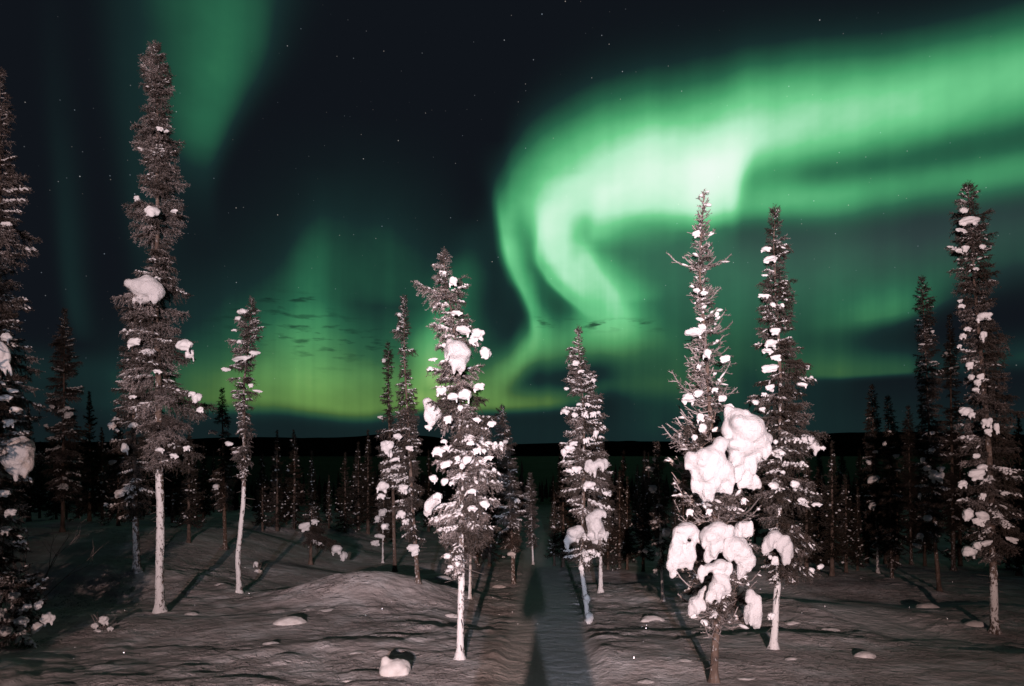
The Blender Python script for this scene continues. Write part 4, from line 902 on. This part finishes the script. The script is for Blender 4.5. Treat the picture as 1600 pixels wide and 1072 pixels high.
# ------------------------------------------------------------------ lumps of snow on the ground
def ground_lump(name, label, px, py, w, h, kind='mound', group=None, seed=0):
    X, Y = hit(px, py); s = Y / FPX
    rr = random.Random(seed)
    W_, H_ = w * s, h * s
    if kind == 'chunk':
        sp = [(0, 0, .35, .8, .7, .5)]
        for _ in range(9):
            a = rr.uniform(0, 6.28); q = rr.uniform(.22, .42); r_ = rr.uniform(.3, .75)
            sp.append((math.cos(a) * r_, math.sin(a) * r_ * .7, rr.uniform(.1, .75), q, q, q * .9))
        amp, vx = .10, .11
    else:
        sp = [(0, 0, 0, 1, .8, .95)]
        for _ in range(4):
            a = rr.uniform(0, 6.28); q = rr.uniform(.3, .55)
            sp.append((math.cos(a) * .6, math.sin(a) * .5, rr.uniform(-.1, .35), q, q, q))
        amp, vx = .09, .12
    me = remeshed(name, sp, vx, amp, seed + 40); me.materials.append(M_MOUND)
    o = bpy.data.objects.new(name, me); C.objects.link(o)
    o.location = (X, Y, gf(X, Y) - (.02 if name == 'snow_chunk' else .02 + .28 * H_)); o.scale = (W_ * (.5 if name == 'snow_chunk' else .62), W_ * .5, H_ * (1 if name == 'snow_chunk' else 1.15)); o.rotation_euler[2] = rr.uniform(-.5, .5)
    return tag(o, label, 'snow lump', group)
ground_lump('snow_chunk', 'big broken snow chunk with a dark shadow lying left of the footpath', 620, 1052, 56, 30, 'chunk', None, 2)
ground_lump('snow_mound', 'pointed snow-capped lump on the smooth slope in front of the round hump', 452, 974, 46, 16, 'mound', None, 3)
ground_lump('snow_mound', 'small rounded lump beside the white stem of the full snow-laden spruce', 705, 964, 26, 10, 'mound', None, 4)
ground_lump('snow_mound', 'lone tan lump between the footpath and the ragged pillow-laden spruce', 1018, 970, 34, 13, 'mound', None, 5)
ground_lump('snow_mound', 'white pointed mound on open snow right of the tall snow-spotted spruce', 1352, 1026, 34, 14, 'mound', None, 6)
ground_lump('snow_mound', 'round mound at the foot of the leaning narrow spruce', 1450, 950, 34, 12, 'mound', None, 7)
ground_lump('snow_mound', 'pale mound just left of the dark-red spruce stem', 1524, 980, 34, 16, 'mound', None, 8)
LOW = 'low snow bumps scattered over the crust'
for k, (px, py, w, h) in enumerate([(425, 1006, 30, 7), (515, 955, 36, 8), (655, 1000, 40, 8), (640, 1042, 24, 6), (1070, 1032, 26, 6), (1240, 975, 26, 8), (1236, 1030, 24, 7), (1165, 1062, 30, 7), (1010, 1066, 30, 8), (1080, 1008, 20, 6), (300, 960, 26, 7), (560, 1020, 30, 6), (690, 905, 26, 9), (900, 945, 26, 6), (780, 918, 22, 8), (1300, 985, 26, 7), (345, 915, 20, 7), (1265, 1003, 22, 6), (545, 1065, 26, 7), (735, 1058, 24, 5)]):
    ground_lump('snow_bump', 'low snow bump on the open crusted snow', px, py, w, h, 'mound', LOW, 60 + k)

# small snow-buried saplings
def sapling(label, px, py, hpx, clumps, seed):
    X, Y = hit(px, py); s = Y / FPX; rd = random.Random(seed); Z0 = gf(X, Y)
    root = empty('sapling', (X, Y, Z0), label, 'sapling')
    p0, p1 = [], []
    for k in range(7):
        a = rd.uniform(0, 6.28); L = hpx * s * rd.uniform(.5, 1.0)
        q = np.array((rd.uniform(-.03, .03), rd.uniform(-.03, .03), -.03))
        for i in range(4):
            n = q + np.array((math.cos(a) * L * .13 + rd.uniform(-.015, .015), math.sin(a) * L * .13, L * .26)); p0.append(q); p1.append(n); q = n
    p0, p1 = np.array(p0), np.array(p1)
    v1, f1, a1 = brushes(p0, p1, 180, .03, .005, np.full(len(p0), .3), np.random.default_rng(seed))
    v2, f2, a2 = rods(p0, p1, np.full(len(p0), .007), np.full(len(p0), .004), np.full(len(p0), .3))
    link('twigs', mesh_np('twigs', np.concatenate([v1, v2]), np.concatenate([f1, f2 + len(v1)]), {'frost': np.concatenate([a1, a2])}, False), M_NEEDLE, root)
    for cx, cy, rx, ry in clumps:
        w = P(cx, cy, Y - .05)
        o = link('snow_clump', LUMPS[rd.randrange(9)], None, root, w - root.location); o.scale = (rx * s, min(rx, ry) * s, ry * s)
sapling('sapling half buried under brownish snow balls near the low young spruce', 158, 985, 30, [(163, 968, 9, 8), (148, 978, 8, 7), (152, 988, 12, 7), (172, 982, 6, 5), (140, 990, 8, 5)], 3)
sapling('tiny snow-tipped sapling right of the slender crooked spruce', 402, 893, 24, [(400, 881, 6, 6), (403, 892, 7, 5)], 4)

# bare shrub at the left
X, Y = hit(44, 948); s = Y / FPX; rd = random.Random(8)
root = empty('bare_shrub', (X, Y, gf(X, Y)), 'leafless frosted shrub with forked twigs beside the old spruce', 'shrub')
def grow(p, d, L, r, lev, out):
    n = 4; q = p
    for i in range(n):
        d = (d + Vector((rd.uniform(-.18, .18), rd.uniform(-.12, .12), rd.uniform(-.05, .2)))).normalized()
        e = q + d * (L / n); out.append((q.copy(), e.copy(), r * (1 - .5 * i / n), r * (1 - .5 * (i + 1) / n))); q = e
        if lev < 2 and i > 0 and rd.random() < .85:
            grow(q, (d + Vector((rd.uniform(-1, 1), rd.uniform(-.6, .6), rd.uniform(-.1, .5)))).normalized(), L * .55, r * .5, lev + 1, out)
for k, (dx, dz, L) in enumerate([(-.5, .9, 1.0), (.15, 1, .95), (.6, .8, 1.0), (.35, .9, .9), (-.2, 1., 1.0), (.8, .9, .85)]):
    out = []; grow(Vector((rd.uniform(-.05, .05), rd.uniform(-.05, .05), -.04)), Vector((dx, rd.uniform(-.3, .3), dz)).normalized(), L, .013, 0, out)
    a, b_, r0, r1 = (np.array([o[i] for o in out]) for i in range(4))
    v, f, at_ = rods(a, b_, r0, r1, np.full(len(a), .45), 5)
    link('stem', mesh_np('stem', v, f, {'frost': at_}), M_NEEDLE, root)

# hoar crystals that flash in the lamplight
rc = np.random.default_rng(4)
n = 70
cy = rc.uniform(6.3, 15, n); cx_ = rc.uniform(-.75, .75, n) * cy
cz = g(cx_, cy) + .012
vs, fs = [], []
for i in range(n):
    c = np.array((cx_[i], cy[i], cz[i]))
    nrm = Vector((-cx_[i] / cy[i] + rc.normal() * .10, -1, .22 + rc.normal() * .10)).normalized()
    a = nrm.cross(Vector((0, 0, 1))).normalized(); b_ = a.cross(nrm); r = rc.uniform(.002, .0045)
    k = len(vs)
    for s_ in range(6):
        an = s_ * math.pi / 3; vs.append(tuple(Vector(c) + (a * math.cos(an) + b_ * math.sin(an)) * r))
    vs.append(tuple(Vector(c) - nrm * r * .5))
    for s_ in range(6): fs.append((k + s_, k + (s_ + 1) % 6, k + 6))
    fs += [(k, k + 1, k + 2), (k, k + 2, k + 3), (k, k + 3, k + 4), (k, k + 4, k + 5)]
M_ICE, t, b = new_mat('hoar_crystal'); b.inputs['Base Color'].default_value = (.9, .93, 1, 1); b.inputs['Metallic'].default_value = 1.0; b.inputs['Roughness'].default_value = .28
tag(link('hoar_crystals', mesh_np('hoar_crystals', np.array(vs), np.array(fs), smooth=False), M_ICE), 'glinting hoar crystals strewn on the snow crust', 'ice', kind='stuff')

# ------------------------------------------------------------------ the photographer, whose shadow falls down the footpath
M_PARKA = simple('parka_cloth', (.035, .04, .05), .8); M_TROUSER = simple('trouser_cloth', (.02, .02, .022), .8)
M_METAL = simple('black_metal', (.03, .03, .03), .4, .6)
px_, py_ = -.02, -.62; pz = gf(px_, py_)
J = {'pel': (0, 0, .96, .15), 'bel': (0, .01, 1.10, .15), 'che': (0, .02, 1.32, .165), 'nek': (0, .03, 1.48, .11), 'hd1': (0, .05, 1.58, .125), 'hd2': (0, .05, 1.69, .135), 'hd3': (0, .04, 1.77, .10),
     'nos': (0, .155, 1.645, .028)}
for sgn, q in ((-1, 'l'), (1, 'r')):
    J.update({q + 'sh': (sgn * .17, .02, 1.42, .08), q + 'el': (sgn * .20, .08, 1.17, .06), q + 'wr': (sgn * .12, .32, 1.30, .045), q + 'pa': (sgn * .08, .39, 1.34, .042),
              q + 'hi': (sgn * .10, 0, .88, .115), q + 'kn': (sgn * .12, .03, .50, .085), q + 'an': (sgn * .15, -.02, .11, .065), q + 'he': (sgn * .15, -.05, .05, .055), q + 'to': (sgn * .17, .17, .035, .045)})
    for fi in range(4): J[q + 'f%d' % fi] = (sgn * (.05 - .022 * fi), .45 + .004 * (fi % 2), 1.365 - .012 * fi, .011); J[q + 'g%d' % fi] = (sgn * (.042 - .02 * fi), .475, 1.335 - .012 * fi, .009)
    J[q + 'th'] = (sgn * .06, .41, 1.39, .012)
E = [('pel', 'bel'), ('bel', 'che'), ('che', 'nek'), ('nek', 'hd1'), ('hd1', 'hd2'), ('hd2', 'hd3'), ('hd2', 'nos')]
for q in 'lr':
    E += [('che', q + 'sh'), (q + 'sh', q + 'el'), (q + 'el', q + 'wr'), (q + 'wr', q + 'pa'), ('pel', q + 'hi'), (q + 'hi', q + 'kn'), (q + 'kn', q + 'an'), (q + 'an', q + 'he'), (q + 'he', q + 'to'), (q + 'pa', q + 'th')]
    for fi in range(4): E += [(q + 'pa', q + 'f%d' % fi), (q + 'f%d' % fi, q + 'g%d' % fi)]
keys = list(J); me = bpy.data.meshes.new('person'); me.from_pydata([J[k][:3] for k in keys], [(keys.index(a), keys.index(b)) for a, b in E], [])
person = link('person', me, M_PARKA); person.location = (px_, py_, pz)
md = person.modifiers.new('skin', 'SKIN'); me.skin_vertices.new() if not me.skin_vertices else None
for i, k in enumerate(keys): me.skin_vertices[0].data[i].radius = (J[k][3],) * 2
me.skin_vertices[0].data[0].use_root = True
md.use_smooth_shade = True
person.modifiers.new('sub', 'SUBSURF').levels = 1
tag(person, 'person in dark parka standing behind the tripod, seen only as a shadow', 'person')
tri = empty('camera_tripod', (0, -.13, gf(0, -.13)), 'black tripod with a camera, seen only as a thin shadow', 'tripod')
th = CH - gf(0, -.13) - .14
for k in range(3):
    an = R(90 + 120 * k)
    a0 = np.array([[0, 0, th]]); a1 = np.array([[math.cos(an) * .48, math.sin(an) * .48, gf(math.cos(an) * .48, -.13 + math.sin(an) * .48) - gf(0, -.13) - .03]])
    v, f, q = rods(a0, a1, np.array([.018]), np.array([.012]), np.zeros(1), 8); link('leg', mesh_np('leg', v, f), M_METAL, tri)
bm = bmesh.new(); r = bmesh.ops.create_cube(bm, size=1)
for v in r['verts']: v.co = Vector((v.co.x * .14, v.co.y * .07, v.co.z * .10 + th + .11))
bmesh.ops.bevel(bm, geom=bm.edges[:], offset=.012, segments=2, affect='EDGES'); me = bpy.data.meshes.new('camera_body'); bm.to_mesh(me); bm.free(); link('camera_body', me, M_METAL, tri)
v, f, q = rods(np.array([[0, 0, th - .02]]), np.array([[0, 0, th + .07]]), np.array([.03]), np.array([.025]), np.zeros(1), 10); link('head', mesh_np('head', v, f), M_METAL, tri)

# added post and lamp heads to carry the two unseen lamps
fx_, fy_ = -.30, -9.15; fz_ = gf(fx_, fy_)
post = empty('added_lamp_post', (fx_, fy_, fz_), 'added unseen post carrying the two lamps behind the photographer', 'added_lamp')
def rodpart(nm, a, b_, r, mat, sides=10):
    v, f, q = rods(np.array([a], dtype=float), np.array([b_], dtype=float), np.array([r]), np.array([r]), np.zeros(1), sides); return link(nm, mesh_np(nm, v, f), mat, post)
rodpart('pole', (0, 0, -.05), (0, 0, 2.80 - fz_), .03, M_METAL); rodpart('crossbar', (-.3, .01, 2.68 - fz_), (.3, .01, 2.68 - fz_), .018, M_METAL)
M_LENS, t, b = new_mat('lamp_lens'); b.inputs['Emission Color'].default_value = (1, .9, .8, 1); b.inputs['Emission Strength'].default_value = 8
for lo in lamp_objs:
    q = lo.location - post.location
    h = rodpart('lamp_housing', (q.x, q.y - .14, q.z), (q.x, q.y - .05, q.z), .085, M_METAL, 16)
    l = rodpart('lens', (q.x, q.y - .049, q.z), (q.x, q.y - .045, q.z), .075, M_LENS, 16); l.parent = h
